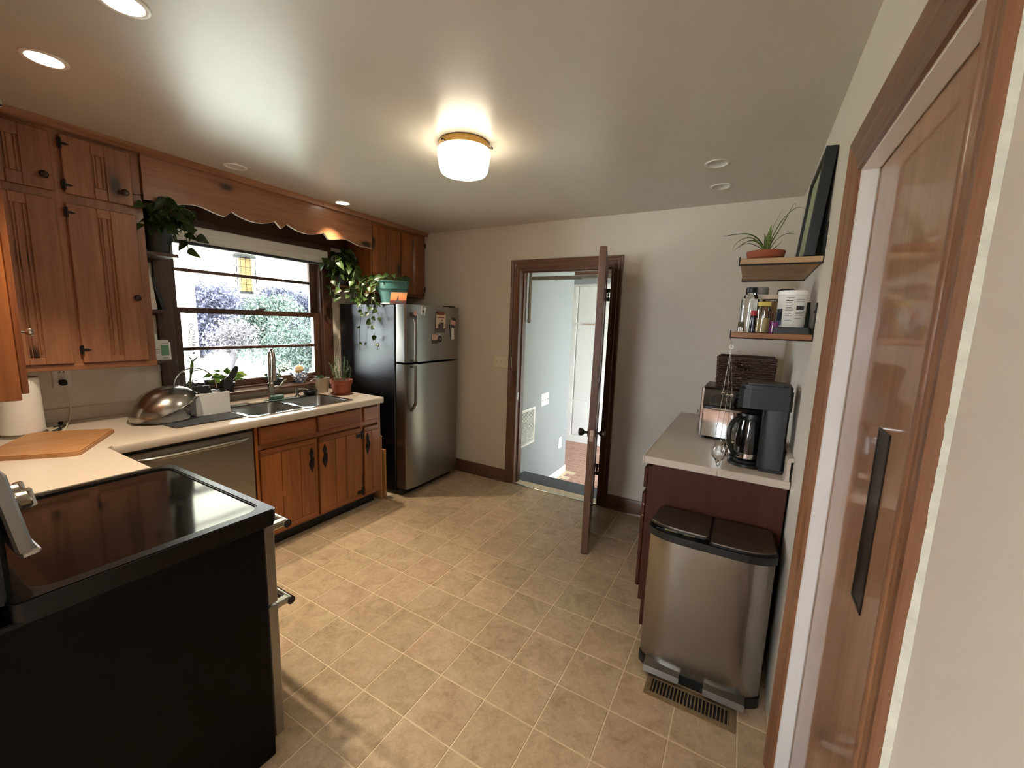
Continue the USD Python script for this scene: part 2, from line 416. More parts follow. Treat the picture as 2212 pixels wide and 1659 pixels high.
part(w1, 'casing', MB().box(0, 0.02, WY0-0.085, WY0+0.006, 0.99, WZ1+0.09, 0.004).box(0, 0.026, WY0-0.085, WY0-0.060, 0.99, WZ1+0.09, 0.003), wz)
part(w1, 'casing', MB().box(0.0, 0.021, WY0, WY1, WZ1-0.004, WZ1+0.09, 0.004), ww)
part(w1, 'header_board', MB().box(0.0, 0.012, -2.308, -0.712, WZ1+0.09, H-0.002), ww)
y0, y1 = WY0+0.018, WY1-0.018
def sash(x0, x1, z0, z1, br, tr, mz):
    s = part(w1, 'sash', MB().box(x0, x1, y0, y0+0.045, z0, z1, 0.004).box(x0, x1, y1-0.052, y1, z0, z1, 0.004).box(x0, x1, y0+0.04, y1-0.045, z0, z0+br, 0.004).box(x0, x1, y0+0.04, y1-0.045, z1-tr, z1, 0.004), wz)
    part(s, 'muntin', MB().box(x0+0.006, x1-0.006, y0+0.04, y1-0.045, mz-0.011, mz+0.011, 0.004), ww)
    xm = (x0+x1)/2
    part(s, 'pane', MB().box(xm-0.002, xm+0.002, y0+0.04, y1-0.045, z0+br-0.004, mz-0.008), M['glass'])
    part(s, 'pane', MB().box(xm-0.002, xm+0.002, y0+0.04, y1-0.045, mz+0.008, z1-tr+0.004), M['glass'])
    return s
sash(-0.100, -0.066, 1.545, WZ1-0.018, 0.032, 0.05, 1.831)
lo = sash(-0.062, -0.028, WZ0+0.014, 1.578, 0.050, 0.037, 1.296)
part(lo, 'sash_lock', MB().box(-0.062, -0.03, -1.545, -1.475, 1.578, 1.588, 0.003).box(-0.056, -0.036, -1.52, -1.46, 1.588, 1.596, 0.003), M['nickel'])

bl = thing('roller_blind', 'white roller blind rolled up across the top of the sink window', 'window blind', (0.03, -1.49, 1.99))
part(bl, 'roll', MB().prism(Polygon([(0.022, 2.045), (0.080, 2.045), (0.080, 2.108), (0.022, 2.108)]).buffer(-0.012).buffer(0.012), -2.072, -0.978, 'y'), M['white_plastic'])
part(bl, 'fabric', MB().box(0.066, 0.070, -2.068, -0.982, 2.000, 2.050), M['white_plastic'])
part(bl, 'hem_bar', MB().box(0.058, 0.078, -2.072, -0.978, 1.985, 2.003, 0.004), M['mat_grey'])
part(bl, 'bracket', MB().box(0.02, 0.075, -0.972, -0.966, 2.03, 2.10), M['nickel']); part(bl, 'bracket', MB().box(0.02, 0.075, -2.083, -2.077, 2.03, 2.10), M['nickel'])

# ---------------------------------------------------------------- back doorway: jamb, casing, leaf
t1 = thing('trim_1', None, None, (1.87, 0, 0), kind='structure')
part(t1, 'jamb', MB().box(DX0-0.02, DX0, 0.0, 0.13, 0, DZ), M['oak_z']); part(t1, 'jamb', MB().box(DX1, DX1+0.02, 0.0, 0.13, 0, DZ), M['oak_z'])
part(t1, 'head_jamb', MB().box(DX0-0.02, DX1+0.02, 0.0, 0.13, DZ, DZ+0.02), M['oak_x'])
part(t1, 'door_stop', MB().box(DX0, DX0+0.012, 0.05, 0.085, 0, DZ-0.012).box(DX0, DX1, 0.05, 0.085, DZ-0.012, DZ), M['oak_z'])
def casing_poly(inner, outer):
    """profile across the casing: (distance from the opening, thickness)"""
    w = outer-inner
    return [(0, 0), (0, 0.010), (0.006, 0.013), (0.018, 0.013), (0.022, 0.010), (0.05, 0.014), (0.056, 0.018), (0.062, 0.016), (w-0.022, 0.018), (w-0.012, 0.024), (w-0.003, 0.024), (w, 0.020), (w, 0)]
def casing_leg_x(xi, sgn, z1, w=0.092):   # on the back wall (normal -y)
    return MB().prism([(xi + sgn*a, -b) for a, b in casing_poly(0, w)], 0, z1, 'z')
W9 = 0.092
def mitre(mesh, cond):   # cut the casing ends at 45 degrees by moving vertices
    v = np.vstack(mesh.v); mesh.v = [cond(v)]; mesh.f = [np.vstack(mesh.f)]; return mesh
def up_leg(xi, sgn):
    m = MB().prism([(xi + sgn*a, -b) for a, b in casing_poly(0, W9)], 0, 1, 'z')
    def c(v):
        top = v[:, 2] > 0.5; v[top, 2] = DZ + np.abs(v[top, 0]-xi); return v
    return mitre(m, c)
part(t1, 'casing', up_leg(DX0, -1), M['oak_z']); part(t1, 'casing', up_leg(DX1, 1), M['oak_z'])
m = MB().prism([(-b, DZ+a) for a, b in casing_poly(0, W9)], 0, 1, 'x')
def c(v):
    hi = v[:, 0] > 0.5; d = v[:, 2]-DZ
    v[:, 0] = np.where(hi, DX1+d, DX0-d); return v
part(t1, 'casing', mitre(m, c), M['oak_x'])
part(t1, 'latch_plate', MB().box(DX0-0.001, DX0+0.002, 0.01, 0.035, 0.83, 0.90, 0.0005), M['nickel'])
part(t1, 'screw_eye', MB().tube([(1.394, -0.028, 1.26), (1.398, -0.045, 1.27), (1.405, -0.045, 1.255), (1.398, -0.03, 1.235)], 0.003), M['nickel'])
part(t1, 'hook_chain', MB().tube([(1.398, -0.032, 1.25), (1.402, -0.029, 1.20), (1.400, -0.027, 1.13)], 0.003), M['nickel'])

# the leaf stands open into the kitchen
d1 = thing('door_1', None, None, (2.285, -0.01, 0.008), kind='structure')
ang = math.degrees(math.atan2(-0.81, 0.235))      # hinge -> latch direction
LW, LT = 0.838, 0.046
def leafm(mb):   # local: u along the leaf from the hinge, v thickness, z
    return mb.move((0, -LT, 0)).turn(rot([0, 0, 1], ang)).move((2.268, -0.012, 0.0))
part(d1, 'stile', leafm(MB().box(0, 0.11, 0, LT, 0.008, 2.035, 0.003)), M['oak_z'])
part(d1, 'stile', leafm(MB().box(LW-0.11, LW, 0, LT, 0.008, 2.035, 0.003)), M['oak_z'])
for z0_, z1_ in ((0.008, 0.22), (0.92, 1.10), (1.90, 2.035)):
    part(d1, 'rail', leafm(MB().box(0.11, LW-0.11, 0, LT, z0_, z1_, 0.003)), M['oak_x'])
for z0_, z1_ in ((0.22, 0.92), (1.10, 1.90)):
    part(d1, 'panel', leafm(MB().box(0.11, LW-0.11, 0.012, LT-0.012, z0_, z1_).box(0.15, LW-0.15, 0.006, LT-0.006, z0_+0.04, z1_-0.04, 0.006)), M['oak_z'])
part(d1, 'latch_plate', leafm(MB().box(LW-0.0005, LW+0.002, LT/2-0.013, LT/2+0.013, 0.795, 0.872, 0.0008)), M['nickel'])
part(d1, 'latch_bolt', leafm(MB().cyl((LW, LT/2, 0.833), (LW+0.008, LT/2, 0.833), 0.008)), M['nickel'])
for sg, vv in ((-1, 0.0), (1, LT)):
    k = MB().cyl((LW-0.06, vv, 0.84), (LW-0.06, vv+sg*0.006, 0.84), 0.028).cyl((LW-0.06, vv, 0.84), (LW-0.06, vv+sg*0.035, 0.84), 0.009)
    k.lathe([(0, 0), (0.012, 0), (0.020, 0.008), (0.026, 0.022), (0.026, 0.034), (0.018, 0.042), (0, 0.044)], (LW-0.06, vv+sg*0.025, 0.84), 8, rot([1, 0, 0], -90*sg))
    part(d1, 'knob', leafm(k), M['dark_bronze'])
for zz in (0.32, 1.80):
    part(d1, 'hinge', MB().cyl((2.281, -0.014, zz-0.05), (2.281, -0.014, zz-0.018), 0.007).cyl((2.281, -0.014, zz-0.015), (2.281, -0.014, zz+0.015), 0.007).cyl((2.281, -0.014, zz+0.018), (2.281, -0.014, zz+0.05), 0.007).box(2.268, 2.293, -0.016, -0.012, zz-0.05, zz-0.02).box(2.268, 2.293, -0.016, -0.012, zz+0.02, zz+0.05), M['iron'])

# baseboards
def base_x(x0, x1): return MB().prism([(0, 0), (-0.016, 0), (-0.016, 0.085), (-0.012, 0.092), (-0.012, 0.104), (-0.006, 0.118), (0, 0.120)], x0, x1, 'x').prism([(-0.016, 0), (-0.028, 0), (-0.024, 0.012), (-0.016, 0.018)], x0, x1, 'x')
b1 = struct('baseboard_back', base_x(0.50, DX0-W9), M['oak_x'], 'dark oak baseboard between refrigerator and doorway')
b2 = struct('baseboard_back', base_x(DX1+W9, 2.93), M['oak_x'], 'dark oak baseboard right of the doorway')

# ---------------------------------------------------------------- pocket door in the right wall
t2 = thing('trim_2', None, None, (XR, -2.23, 0), kind='structure')
def leg_r(yi, sgn, z1):
    m = MB().prism([(XR - b*0.85, yi + sgn*a) for a, b in casing_poly(0, 0.100)], 0, 1, 'z')
    def c(v):
        top = v[:, 2] > 0.5; v[top, 2] = PZ + np.abs(v[top, 1]-yi); return v
    return mitre(m, c)
part(t2, 'casing', leg_r(PY1, 1, PZ), M['casing_z']); part(t2, 'casing', leg_r(PY0, -1, PZ), M['casing_z'])
m = MB().prism([(XR - b*0.85, PZ+a) for a, b in casing_poly(0, 0.100)], 0, 1, 'y')
def c(v):
    hi = v[:, 1] > 0.5; d = v[:, 2]-PZ
    v[:, 1] = np.where(hi, PY1+d, PY0-d); return v
part(t2, 'casing', mitre(m, c), M['oak_y'])
part(t2, 'jamb', MB().box(XR+0.002, XR+0.037, PY1-0.004, PY1, 0.02, PZ), M['white_gloss'], label='white painted door jamb')
part(t2, 'jamb', MB().box(XR+0.002, XR+0.037, PY0, PY0+0.004, 0.02, PZ), M['white_gloss'])
part(t2, 'head_jamb', MB().box(XR+0.002, XR+0.037, PY0, PY1, PZ-0.004, PZ), M['white_gloss'])
part(t2, 'threshold', MB().box(XR-0.004, XR+0.04, PY0, PY1, 0.0, 0.012, 0.003), M['oak_y'])
r2 = np.random.default_rng(5)
cv = MB(); yo = PY0-0.100; NZ = 260
zs_ = np.linspace(0, PZ+W9, NZ)
nz_ = lambda s, k: meshkit.fbm(np.stack([zs_*k, zs_*0, zs_*0], 1), 4, s)
wd = 0.0006 + 0.0035*np.clip(nz_(1, 7)*1.8-0.5, 0, 1) + 0.0015*nz_(2, 60)
inn = 0.006*np.clip(nz_(3, 25)*2-1, 0, 1); th_ = 0.002 + 0.003*nz_(4, 40)
V = []
for z_, w_, i_, t_ in zip(zs_, wd, inn, th_):
    V += [(XR+0.001, yo+0.001, z_), (XR-0.010, yo+0.0006, z_), (XR-t_, yo-w_*0.6, z_), (XR+0.001, yo-w_, z_)]
F = []
for i in range(NZ-1):
    for j in range(3):
        q = i*4+j; F += [(q, q+1, q+5), (q, q+5, q+4)]
cv.raw(V, F)
part(t2, 'paint_edge', cv, M['caulk'], label='ragged strip of bare plaster and old paint beside the casing')

d2 = thing('door_2', None, None, (XR+0.055, -2.23, 0.012), kind='structure')
part(d2, 'panel', MB().box(XR+0.040, XR+0.078, PY0, PY1, 0.012, PZ-0.004), M['pocket_door'], label='glossy varnished wooden pocket door')
part(d2, 'flush_pull', MB().box(XR+0.0385, XR+0.041, -2.325, -2.248, 0.975, 1.350, 0.001), M['dark_bronze'], label='long dark bronze recessed pull')
part(d2, 'pull_rim', MB().box(XR+0.037, XR+0.040, -2.327, -2.320, 0.973, 1.352, 0.001).box(XR+0.037, XR+0.040, -2.253, -2.246, 0.973, 1.352, 0.001).box(XR+0.037, XR+0.040, -2.327, -2.246, 0.970, 0.978, 0.001).box(XR+0.037, XR+0.040, -2.327, -2.246, 1.347, 1.355, 0.001), M['dark_bronze'])

# ---------------------------------------------------------------- hall beyond the back doorway
LX, FZ = 1.354, -0.38
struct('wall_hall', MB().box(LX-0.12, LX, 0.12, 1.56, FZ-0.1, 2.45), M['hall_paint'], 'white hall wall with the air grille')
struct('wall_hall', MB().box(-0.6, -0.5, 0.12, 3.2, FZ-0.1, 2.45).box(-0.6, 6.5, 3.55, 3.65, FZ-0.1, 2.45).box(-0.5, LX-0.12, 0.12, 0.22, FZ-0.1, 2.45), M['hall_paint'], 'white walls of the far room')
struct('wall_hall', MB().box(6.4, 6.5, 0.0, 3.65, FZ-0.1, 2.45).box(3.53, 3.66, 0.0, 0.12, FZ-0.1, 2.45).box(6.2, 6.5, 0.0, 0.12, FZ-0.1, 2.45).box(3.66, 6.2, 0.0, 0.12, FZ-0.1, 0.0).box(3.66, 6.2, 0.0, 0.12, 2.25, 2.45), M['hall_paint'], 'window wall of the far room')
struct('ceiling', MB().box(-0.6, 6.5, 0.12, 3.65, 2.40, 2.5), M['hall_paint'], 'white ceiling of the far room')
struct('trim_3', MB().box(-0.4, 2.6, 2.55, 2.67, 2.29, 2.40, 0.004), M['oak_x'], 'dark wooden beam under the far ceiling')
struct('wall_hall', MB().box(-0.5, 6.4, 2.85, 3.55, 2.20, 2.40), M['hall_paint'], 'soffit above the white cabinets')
hf = struct('floor', MB().box(-0.6, 6.5, 0.12, 3.65, FZ-0.1, FZ-0.004), M['grout'], 'brick-tile floor of the far room')
row = 0; yy = 0.43
while yy < 3.0:
    xx = -0.2 + (0.10 if row % 2 else 0.0)
    while xx < 2.6:
        if (xx > 1.36 or yy > 1.56):
            part(hf, 'brick', MB().box(xx+0.003, xx+0.197, yy+0.003, yy+0.097, FZ-0.02, FZ, 0.003), M['brick_tile'])
        xx += 0.2
    yy += 0.1; row += 1
struct('trim_4', MB().box(LX, LX+0.012, 0.44, 1.575, FZ, FZ+0.10, 0.003).box(LX-0.12, LX+0.012, 1.56, 1.572, FZ, FZ+0.10, 0.003), M['white_paint'], 'white baseboard at the foot of the hall wall')
struct('floor', MB().box(DX0, DX1, 0.010, 0.13, -0.06, -0.016).box(LX, 2.6, 0.12, 0.409, -0.06, -0.018, 0.004).box(LX, 2.6, 0.12, 0.39, FZ, -0.06).box(LX, 2.6, 0.40, 0.68, FZ, -0.20).box(LX, 2.6, 0.40, 0.70, -0.22, -0.19, 0.004), M['landing_grey'], 'grey landing and step below the doorway')
struct('trim_5', MB().box(DX0, DX1, -0.014, 0.012, -0.018, 0.005, 0.002), M['nickel'], 'metal threshold strip of the doorway')

# ================================================================ left run: wall cabinets, valance
def knob_x(x, y, z, r=0.017):
    return MB().lathe([(0, 0), (0.007, 0), (0.006, 0.010), (r*0.9, 0.016), (r, 0.022), (r*0.7, 0.028), (0, 0.030)], (x, y, z), 14, rot([0, 1, 0], 90))

def cab_door_x(t, x, y0, y1, z0, z1, mat, strip=None, knob=None, hinge=None, maty=None):
    """a door on a face looking +x: slab in three boards, with a moulded strip, knob and strap hinges"""
    if strip:
        s0, s1, b0, b1 = strip
        m = MB().box(x, x+0.018, y0, s0, z0, z1, 0.003).box(x, x+0.018, s1, y1, z0, z1, 0.003).box(x, x+0.018, s0, s1, z0, b0, 0.003).box(x, x+0.018, s0, s1, b1, z1, 0.003).box(x, x+0.010, s0-0.001, s1+0.001, b0, b1)
    else:
        m = MB().box(x, x+0.018, y0, y1, z0, z1, 0.004)
    d = part(t, 'door', m, mat)
    if strip:
        part(d, 'moulding', MB().box(x+0.009, x+0.016, s0+0.006, s0+0.013, b0, b1, 0.002).box(x+0.009, x+0.016, s1-0.013, s1-0.006, b0, b1, 0.002).box(x+0.009, x+0.0145, s0+0.017, s1-0.017, b0, b1, 0.002), mat)
    if knob: part(d, 'knob', knob_x(x+0.018, *knob), M['dark_bronze'])
    if hinge:
        for zz in hinge[1]:
            yh = hinge[0]; sg = hinge[2]
            part(d, 'hinge', MB().box(x+0.017, x+0.021, yh, yh+sg*0.020, zz-0.006, zz+0.006, 0.001).prism([(yh+sg*0.019, zz-0.005), (yh+sg*0.034, zz), (yh+sg*0.019, zz+0.005)], x+0.017, x+0.021, 'x').box(x+0.013, x+0.021, yh-sg*0.010, yh, zz-0.020, zz+0.020, 0.001).cyl((x+0.02, yh, zz-0.024), (x+0.02, yh, zz+0.024), 0.005), M['iron'])
    return d

uc = thing('wall_cabinet', 'knotty pine wall cabinet left of the window, four doors with narrow moulded strips', 'cabinet', (0.16, -2.8, 1.232))
part(uc, 'body', MB().box(0.002, 0.312, -3.298, -2.31, 1.232, 2.395, 0.002), M['pine'])
part(uc, 'bottom_rail', MB().box(0.30, 0.318, -3.298, -2.31, 1.232, 1.262, 0.003), M['pine_y'])
cab_door_x(uc, 0.313, -2.925, -2.650, 2.106, 2.374, M['pine'], (-2.805, -2.752, 2.162, 2.320), (-2.687, 2.167), None)
cab_door_x(uc, 0.313, -2.616, -2.354, 2.106, 2.378, M['pine'], (-2.509, -2.458, 2.162, 2.320), (-2.393, 2.165), (-2.616, (2.145, 2.335), 1))
cab_door_x(uc, 0.313, -2.930, -2.655, 1.268, 2.068, M['pine'], (-2.807, -2.752, 1.300, 2.020), None, None)
cab_door_x(uc, 0.313, -2.620, -2.350, 1.268, 2.060, M['pine'], (-2.510, -2.457, 1.300, 2.013), (-2.383, 1.614), (-2.620, (1.335, 2.015), 1))
# crown strips under the ceiling
struct('trim_6', MB().prism([(0.31, 2.392), (0.352, 2.392), (0.358, 2.408), (0.372, 2.4235), (0.31, 2.4235)], -3.298, -0.002, 'y'), M['pine_y'], 'pine crown strip above the left wall cabinets')

# scalloped valance board
c0 = -1.531
half = [(0.0, 2.160), (0.044, 2.202)]
for k in range(0, 13):      # first scallop: dips, then rises
    u = k/12; half.append((0.046 + u*0.292, 2.201 - 0.037*math.sin(math.pi*u)**0.8))
half.append((0.386, 2.158))
for k in range(0, 15):      # swell towards the cabinet
    u = k/14; half.append((0.392 + u*0.388, 2.160 + 0.028*(0.5-0.5*math.cos(2*math.pi*min(u*1.25, 1)))*(1 if u < 0.8 else 0)))
half.append((0.820, 2.158))
right = [(c0+a, z) for a, z in half]; left = [(c0-a*0.955, z) for a, z in half[::-1]]
prof = left[:-1] + right
prof[0] = (-2.308, prof[0][1])
va = thing('valance', 'scalloped pine valance board across the top of the sink window', 'valance', (0.32, -1.5, 2.16))
part(va, 'board', MB().prism(prof + [(prof[-1][0], 2.395), (prof[0][0], 2.395)], 0.310, 0.331, 'x'), M['pine_y'])
eb = MB()
pr = np.array(prof)
for (ya, za), (yb, zb) in zip(pr[:-1], pr[1:]):
    v = [(xx, a, z+dz) for xx in (0.311, 0.330) for (a, z) in ((ya, za), (yb, zb)) for dz in (-0.002, 0.0005)]
    eb.raw(v, _BF)
part(va, 'edge_band', eb, M['white_paint'], label='pale cut edge of the scallops')

uc2 = thing('wall_cabinet', 'pine wall cabinet over the refrigerator with two doors', 'cabinet', (0.16, -0.35, 1.78))
part(uc2, 'body', MB().box(0.002, 0.312, -0.708, -0.004, 1.775, 2.395, 0.002), M['pine_warm'])
cab_door_x(uc2, 0.313, -0.700, -0.362, 1.800, 2.365, M['pine_warm'], (-0.545, -0.515, 1.85, 2.32))
cab_door_x(uc2, 0.313, -0.350, -0.022, 1.800, 2.368, M['pine_warm'], (-0.20, -0.17, 1.85, 2.32), None, (-0.022, (1.86, 2.30), -1))

# wall cabinet over the near counter
uc3 = thing('wall_cabinet', 'orange pine wall cabinet at the left edge of the photo, seen from its side', 'cabinet', (0.8, -3.15, 1.243))
part(uc3, 'body', MB().box(0.345, 1.285, -3.298, -3.012, 1.243, 2.395, 0.003), M['pine_warm'])
d = part(uc3, 'door', MB().box(0.86, 1.272, -3.010, -2.992, 1.262, 2.10, 0.003), M['pine_warm'])
part(d, 'knob', MB().lathe([(0, 0), (0.006, 0), (0.005, 0.010), (0.014, 0.017), (0.016, 0.023), (0.011, 0.029), (0, 0.031)], (1.248, -2.992, 1.462), 16, rot([1, 0, 0], -90)), M['chrome'])
d = part(uc3, 'door', MB().box(0.37, 0.845, -3.010, -2.992, 1.262, 2.10, 0.003), M['pine_warm'])
part(d, 'knob', MB().lathe([(0, 0), (0.006, 0), (0.005, 0.010), (0.014, 0.017), (0.016, 0.023), (0.011, 0.029), (0, 0.031)], (0.405, -2.992, 1.40), 16, rot([1, 0, 0], -90)), M['chrome'])
d = part(uc3, 'door', MB().box(0.86, 1.272, -3.010, -2.992, 2.12, 2.38, 0.003), M['pine_warm'])
part(d, 'knob', MB().lathe([(0, 0), (0.006, 0), (0.005, 0.010), (0.014, 0.017), (0.016, 0.023), (0.011, 0.029), (0, 0.031)], (1.235, -2.992, 2.165), 16, rot([1, 0, 0], -90)), M['chrome'])
part(uc3, 'door', MB().box(0.37, 0.845, -3.010, -2.992, 2.12, 2.38, 0.003), M['pine_warm'])

# ---------------------------------------------------------------- counter top (L), with sink cut-out
CX = 0.775
SX0, SX1, SY0, SY1 = 0.240, 0.705, -2.005, -1.235       # sink rim
ct = thing('countertop', 'white laminate L-shaped countertop running under the window', 'countertop', (0.4, -1.9, 0.868))
Lp = Polygon([(0.0, -3.298), (1.250, -3.298), (1.250, -2.690), (0.795, -2.690), (0.775, -2.670), (0.775, -1.015), (0.757, -0.997), (0.0, -0.997)])
inner = sbox(SX0+0.02, SY0+0.02, SX1-0.02, SY1-0.02)
part(ct, 'top', MB().prism(Lp.buffer(-0.004, join_style=2).difference(inner), 0.874, 0.914, 'z'), M['counter_laminate'], smooth=20)
nose = MB()
for zz, xx in ((0.868, 0.0), ):
    nose.prism([(CX-0.004-0.012, 0.866), (CX-0.002, 0.868), (CX+0.003, 0.878), (CX+0.003, 0.902), (CX-0.001, 0.911), (CX-0.008, 0.9142), (CX-0.016, 0.9142)], -2.668, -1.013, 'y')
nose.prism([(-2.690-0.0, 0.866), (-2.684, 0.878), (-2.684, 0.904), (-2.689, 0.912), (-2.70, 0.9142), (-2.70, 0.866)], 0.79, 1.250, 'x')
nose.prism([(-1.013, 0.866), (-0.999, 0.870), (-0.995, 0.880), (-0.995, 0.904), (-0.999, 0.912), (-1.013, 0.9142)], 0.02, 0.76, 'x')
part(ct, 'front_edge', nose, M['counter_laminate'])
part(ct, 'backsplash', MB().box(0.001, 0.020, -3.298, -2.20, 0.914, 0.990, 0.003).box(0.001, 0.020, -2.20, -0.90, 0.914, 0.962), M['counter_laminate'])

# ---------------------------------------------------------------- sink base cabinets
FXB = 0.722
bc = thing('base_cabinet', 'knotty pine sink base cabinet with three doors under the white counter', 'cabinet', (0.4, -1.5, 0))
part(bc, 'body', MB().box(0.02, FXB-0.014, -2.005, -1.000, 0.105, 0.72, 0.002).box(0.70, FXB-0.014, -2.005, -1.0, 0.72, 0.866).box(0.02, 0.70, -1.018, -1.0, 0.72, 0.866), M['pine_warm'])
part(bc, 'toe_kick', MB().box(0.05, 0.640, -2.0, -1.01, 0.0, 0.105), M['black_matte'])
for a, b in ((-2.005, -1.985), (-1.594, -1.580), (-1.206, -1.180), (-1.030, -1.0)):
    part(bc, 'frame_stile', MB().box(FXB-0.016, FXB, a, b, 0.105, 0.866, 0.002), M['pine_warm'])
for za, zb in ((0.702, 0.738), (0.848, 0.866), (0.105, 0.125)):
    part(bc, 'frame_rail', MB().box(FXB-0.016, FXB-0.001, -2.0, -1.0, za, zb, 0.002), M['pine_warm_y'])
def spade(y, z, s=1.0):
    m = MB()
    prof = [(0, 0.088), (0.010, 0.066), (0.017, 0.046), (0.010, 0.026), (0.007, 0.010), (0.016, -0.012), (0.021, -0.034), (0.013, -0.060), (0, -0.092)]
    pl = [(y+a*s, z+b) for a, b in prof] + [(y-a*s, z+b) for a, b in prof[::-1][1:-1]]
    m.prism(pl, FXB+0.0165, FXB+0.020, 'x')
    m.tube(smoothpath([(FXB+0.018, y, z+0.03), (FXB+0.040, y, z+0.012), (FXB+0.040, y, z-0.012), (FXB+0.018, y, z-0.03)], 10), 0.005)
    return m
def base_door(y0, y1, z0, z1, boards, handle=None, hinges=None):
    """frame-and-board door: separate vertical boards inside a frame"""
    d = part(bc, 'door', MB().box(FXB, FXB+0.008, y0, y1, z0, z1), M['pine_warm'])
    fw = 0.035
    for za in (z0, z1-fw):
        part(d, 'door_rail', MB().box(FXB+0.007, FXB+0.018, y0, y1, za, za+fw, 0.003), M['pine_warm_y'])
    edges = [y0] + [y0+(y1-y0)*q for q in boards] + [y1]
    for a, b in zip(edges[:-1], edges[1:]):
        part(d, 'board', MB().box(FXB+0.007, FXB+0.0165, a+0.001, b-0.001, z0+fw, z1-fw, 0.003), M['pine_warm'])
    if handle: part(d, 'handle', spade(*handle), M['iron'], label='black iron spade pull')
    if hinges:
        for zz in hinges[1]:
            yh, sg = hinges[0], hinges[2]
            part(d, 'hinge', MB().box(FXB+0.017, FXB+0.021, yh, yh+sg*0.05, zz-0.014, zz+0.014, 0.001).box(FXB+0.012, FXB+0.021, yh-sg*0.018, yh, zz-0.032, zz+0.032, 0.001).cyl((FXB+0.02, yh, zz-0.03), (FXB+0.02, yh, zz+0.03), 0.005), M['iron'])
base_door(-1.983, -1.596, 0.122, 0.700, (0.34, 0.68), (-1.640, 0.555))
base_door(-1.578, -1.208, 0.122, 0.695, (0.36, 0.62), (-1.535, 0.555), (-1.208, (0.635, 0.17), -1))
base_door(-1.178, -1.032, 0.122, 0.690, (0.5,), (-1.150, 0.555))
for a, b in ((-1.983, -1.598), (-1.578, -1.210), (-1.178, -1.034)):
    part(bc, 'drawer_front', MB().box(FXB, FXB+0.017, a, b, 0.740, 0.848, 0.005), M['pine_warm_y'])
bc2 = thing('base_cabinet', 'pine corner base cabinet below the cutting board', 'cabinet', (0.4, -3.0, 0))
part(bc2, 'body', MB().box(0.02, 0.70, -3.29, -2.640, 0.105, 0.866).box(0.70, 1.245, -3.29, -2.71, 0.105, 0.866), M['pine_warm'])
part(bc2, 'toe_kick', MB().box(0.05, 1.245, -3.29, -2.78, 0.0, 0.105), M['black_matte'])
part(bc2, 'door', MB().box(0.80, 1.235, -2.711, -2.694, 0.12, 0.85, 0.004), M['pine_warm'])

# dishwasher
dw = thing('dishwasher', 'stainless steel dishwasher with a bar handle under the counter', 'dishwasher', (0.4, -2.32, 0))
part(dw, 'tub', MB().box(0.06, 0.715, -2.622, -2.020, 0.10, 0.862), M['black_plastic'])
part(dw, 'door', MB().box(0.715, 0.748, -2.618, -2.024, 0.115, 0.845, 0.006), M['steel_y'])
part(dw, 'control_strip', MB().box(0.70, 0.740, -2.618, -2.024, 0.848, 0.866, 0.002), M['black_plastic'])
part(dw, 'toe_panel', MB().box(0.64, 0.66, -2.615, -2.03, 0.0, 0.11), M['black_matte'])
hy = np.linspace(-2.575, -2.062, 15)
part(dw, 'handle', MB().tube(np.stack([0.748+0.030*np.clip(1-np.abs((hy+2.318)/0.2565)**6, 0, 1), hy, np.full(15, 0.806)], 1), 0.012, 12), M['steel_y'])

# ---------------------------------------------------------------- sink
sk = thing('sink', 'stainless steel double-bowl sink set in the counter below the window', 'sink', (0.47, -1.62, 0.75))
b1p, b2p = rrect(0.318, 0.688, -1.985, -1.648, 0.05), rrect(0.318, 0.688, -1.612, -1.258, 0.05)
part(sk, 'rim', MB().prism(rrect(SX0, SX1, SY0, SY1, 0.03).difference(b1p).difference(b2p), 0.9135, 0.9185, 'z'), M['sink_steel'])
rb = MB()
for bp in (b1p, b2p):
    ring = bp.buffer(0.008).difference(bp); rb.prism(ring, 0.913, 0.9205, 'z')
part(sk, 'bead', rb, M['chrome'])
def basin(bp, depth):
    m = MB(); o = bp.buffer(0.003)
    levels = [(0.915, 0.0), (0.90, 0.004), (0.915-depth+0.03, 0.014), (0.915-depth+0.006, 0.028), (0.915-depth, 0.055)]
    polys = [np.array(bp.buffer(-q, quad_segs=5).exterior.coords)[:-1] for _, q in levels]
    base = polys[0]; n = len(base); c = base.mean(0)
    V = []; F = []
    for (z, q) in levels:
        sc = 1 - q/0.18
        V += [(c[0]+(p[0]-c[0])*sc, c[1]+(p[1]-c[1])*sc, z) for p in base]
    for i in range(len(levels)-1):
        for j in range(n):
            k = (j+1) % n
            F += [(i*n+j, (i+1)*n+k, i*n+k), (i*n+j, (i+1)*n+j, (i+1)*n+k)]
    V.append((c[0], c[1], 0.915-depth)); q0 = (len(levels)-1)*n
    for j in range(n): F.append((q0+j, len(V)-1, q0+(j+1) % n))
    F = [f[::-1] for f in F]
    return m.raw(V, F)
for bp in (b1p, b2p):
    bs = part(sk, 'basin', basin(bp, 0.165), M['sink_steel'])
    cc = bp.centroid
    part(bs, 'drain', MB().lathe([(0, 0), (0.045, 0), (0.042, 0.004), (0.03, 0.002), (0, 0.001)], (cc.x, cc.y, 0.7505), 20), M['chrome'])

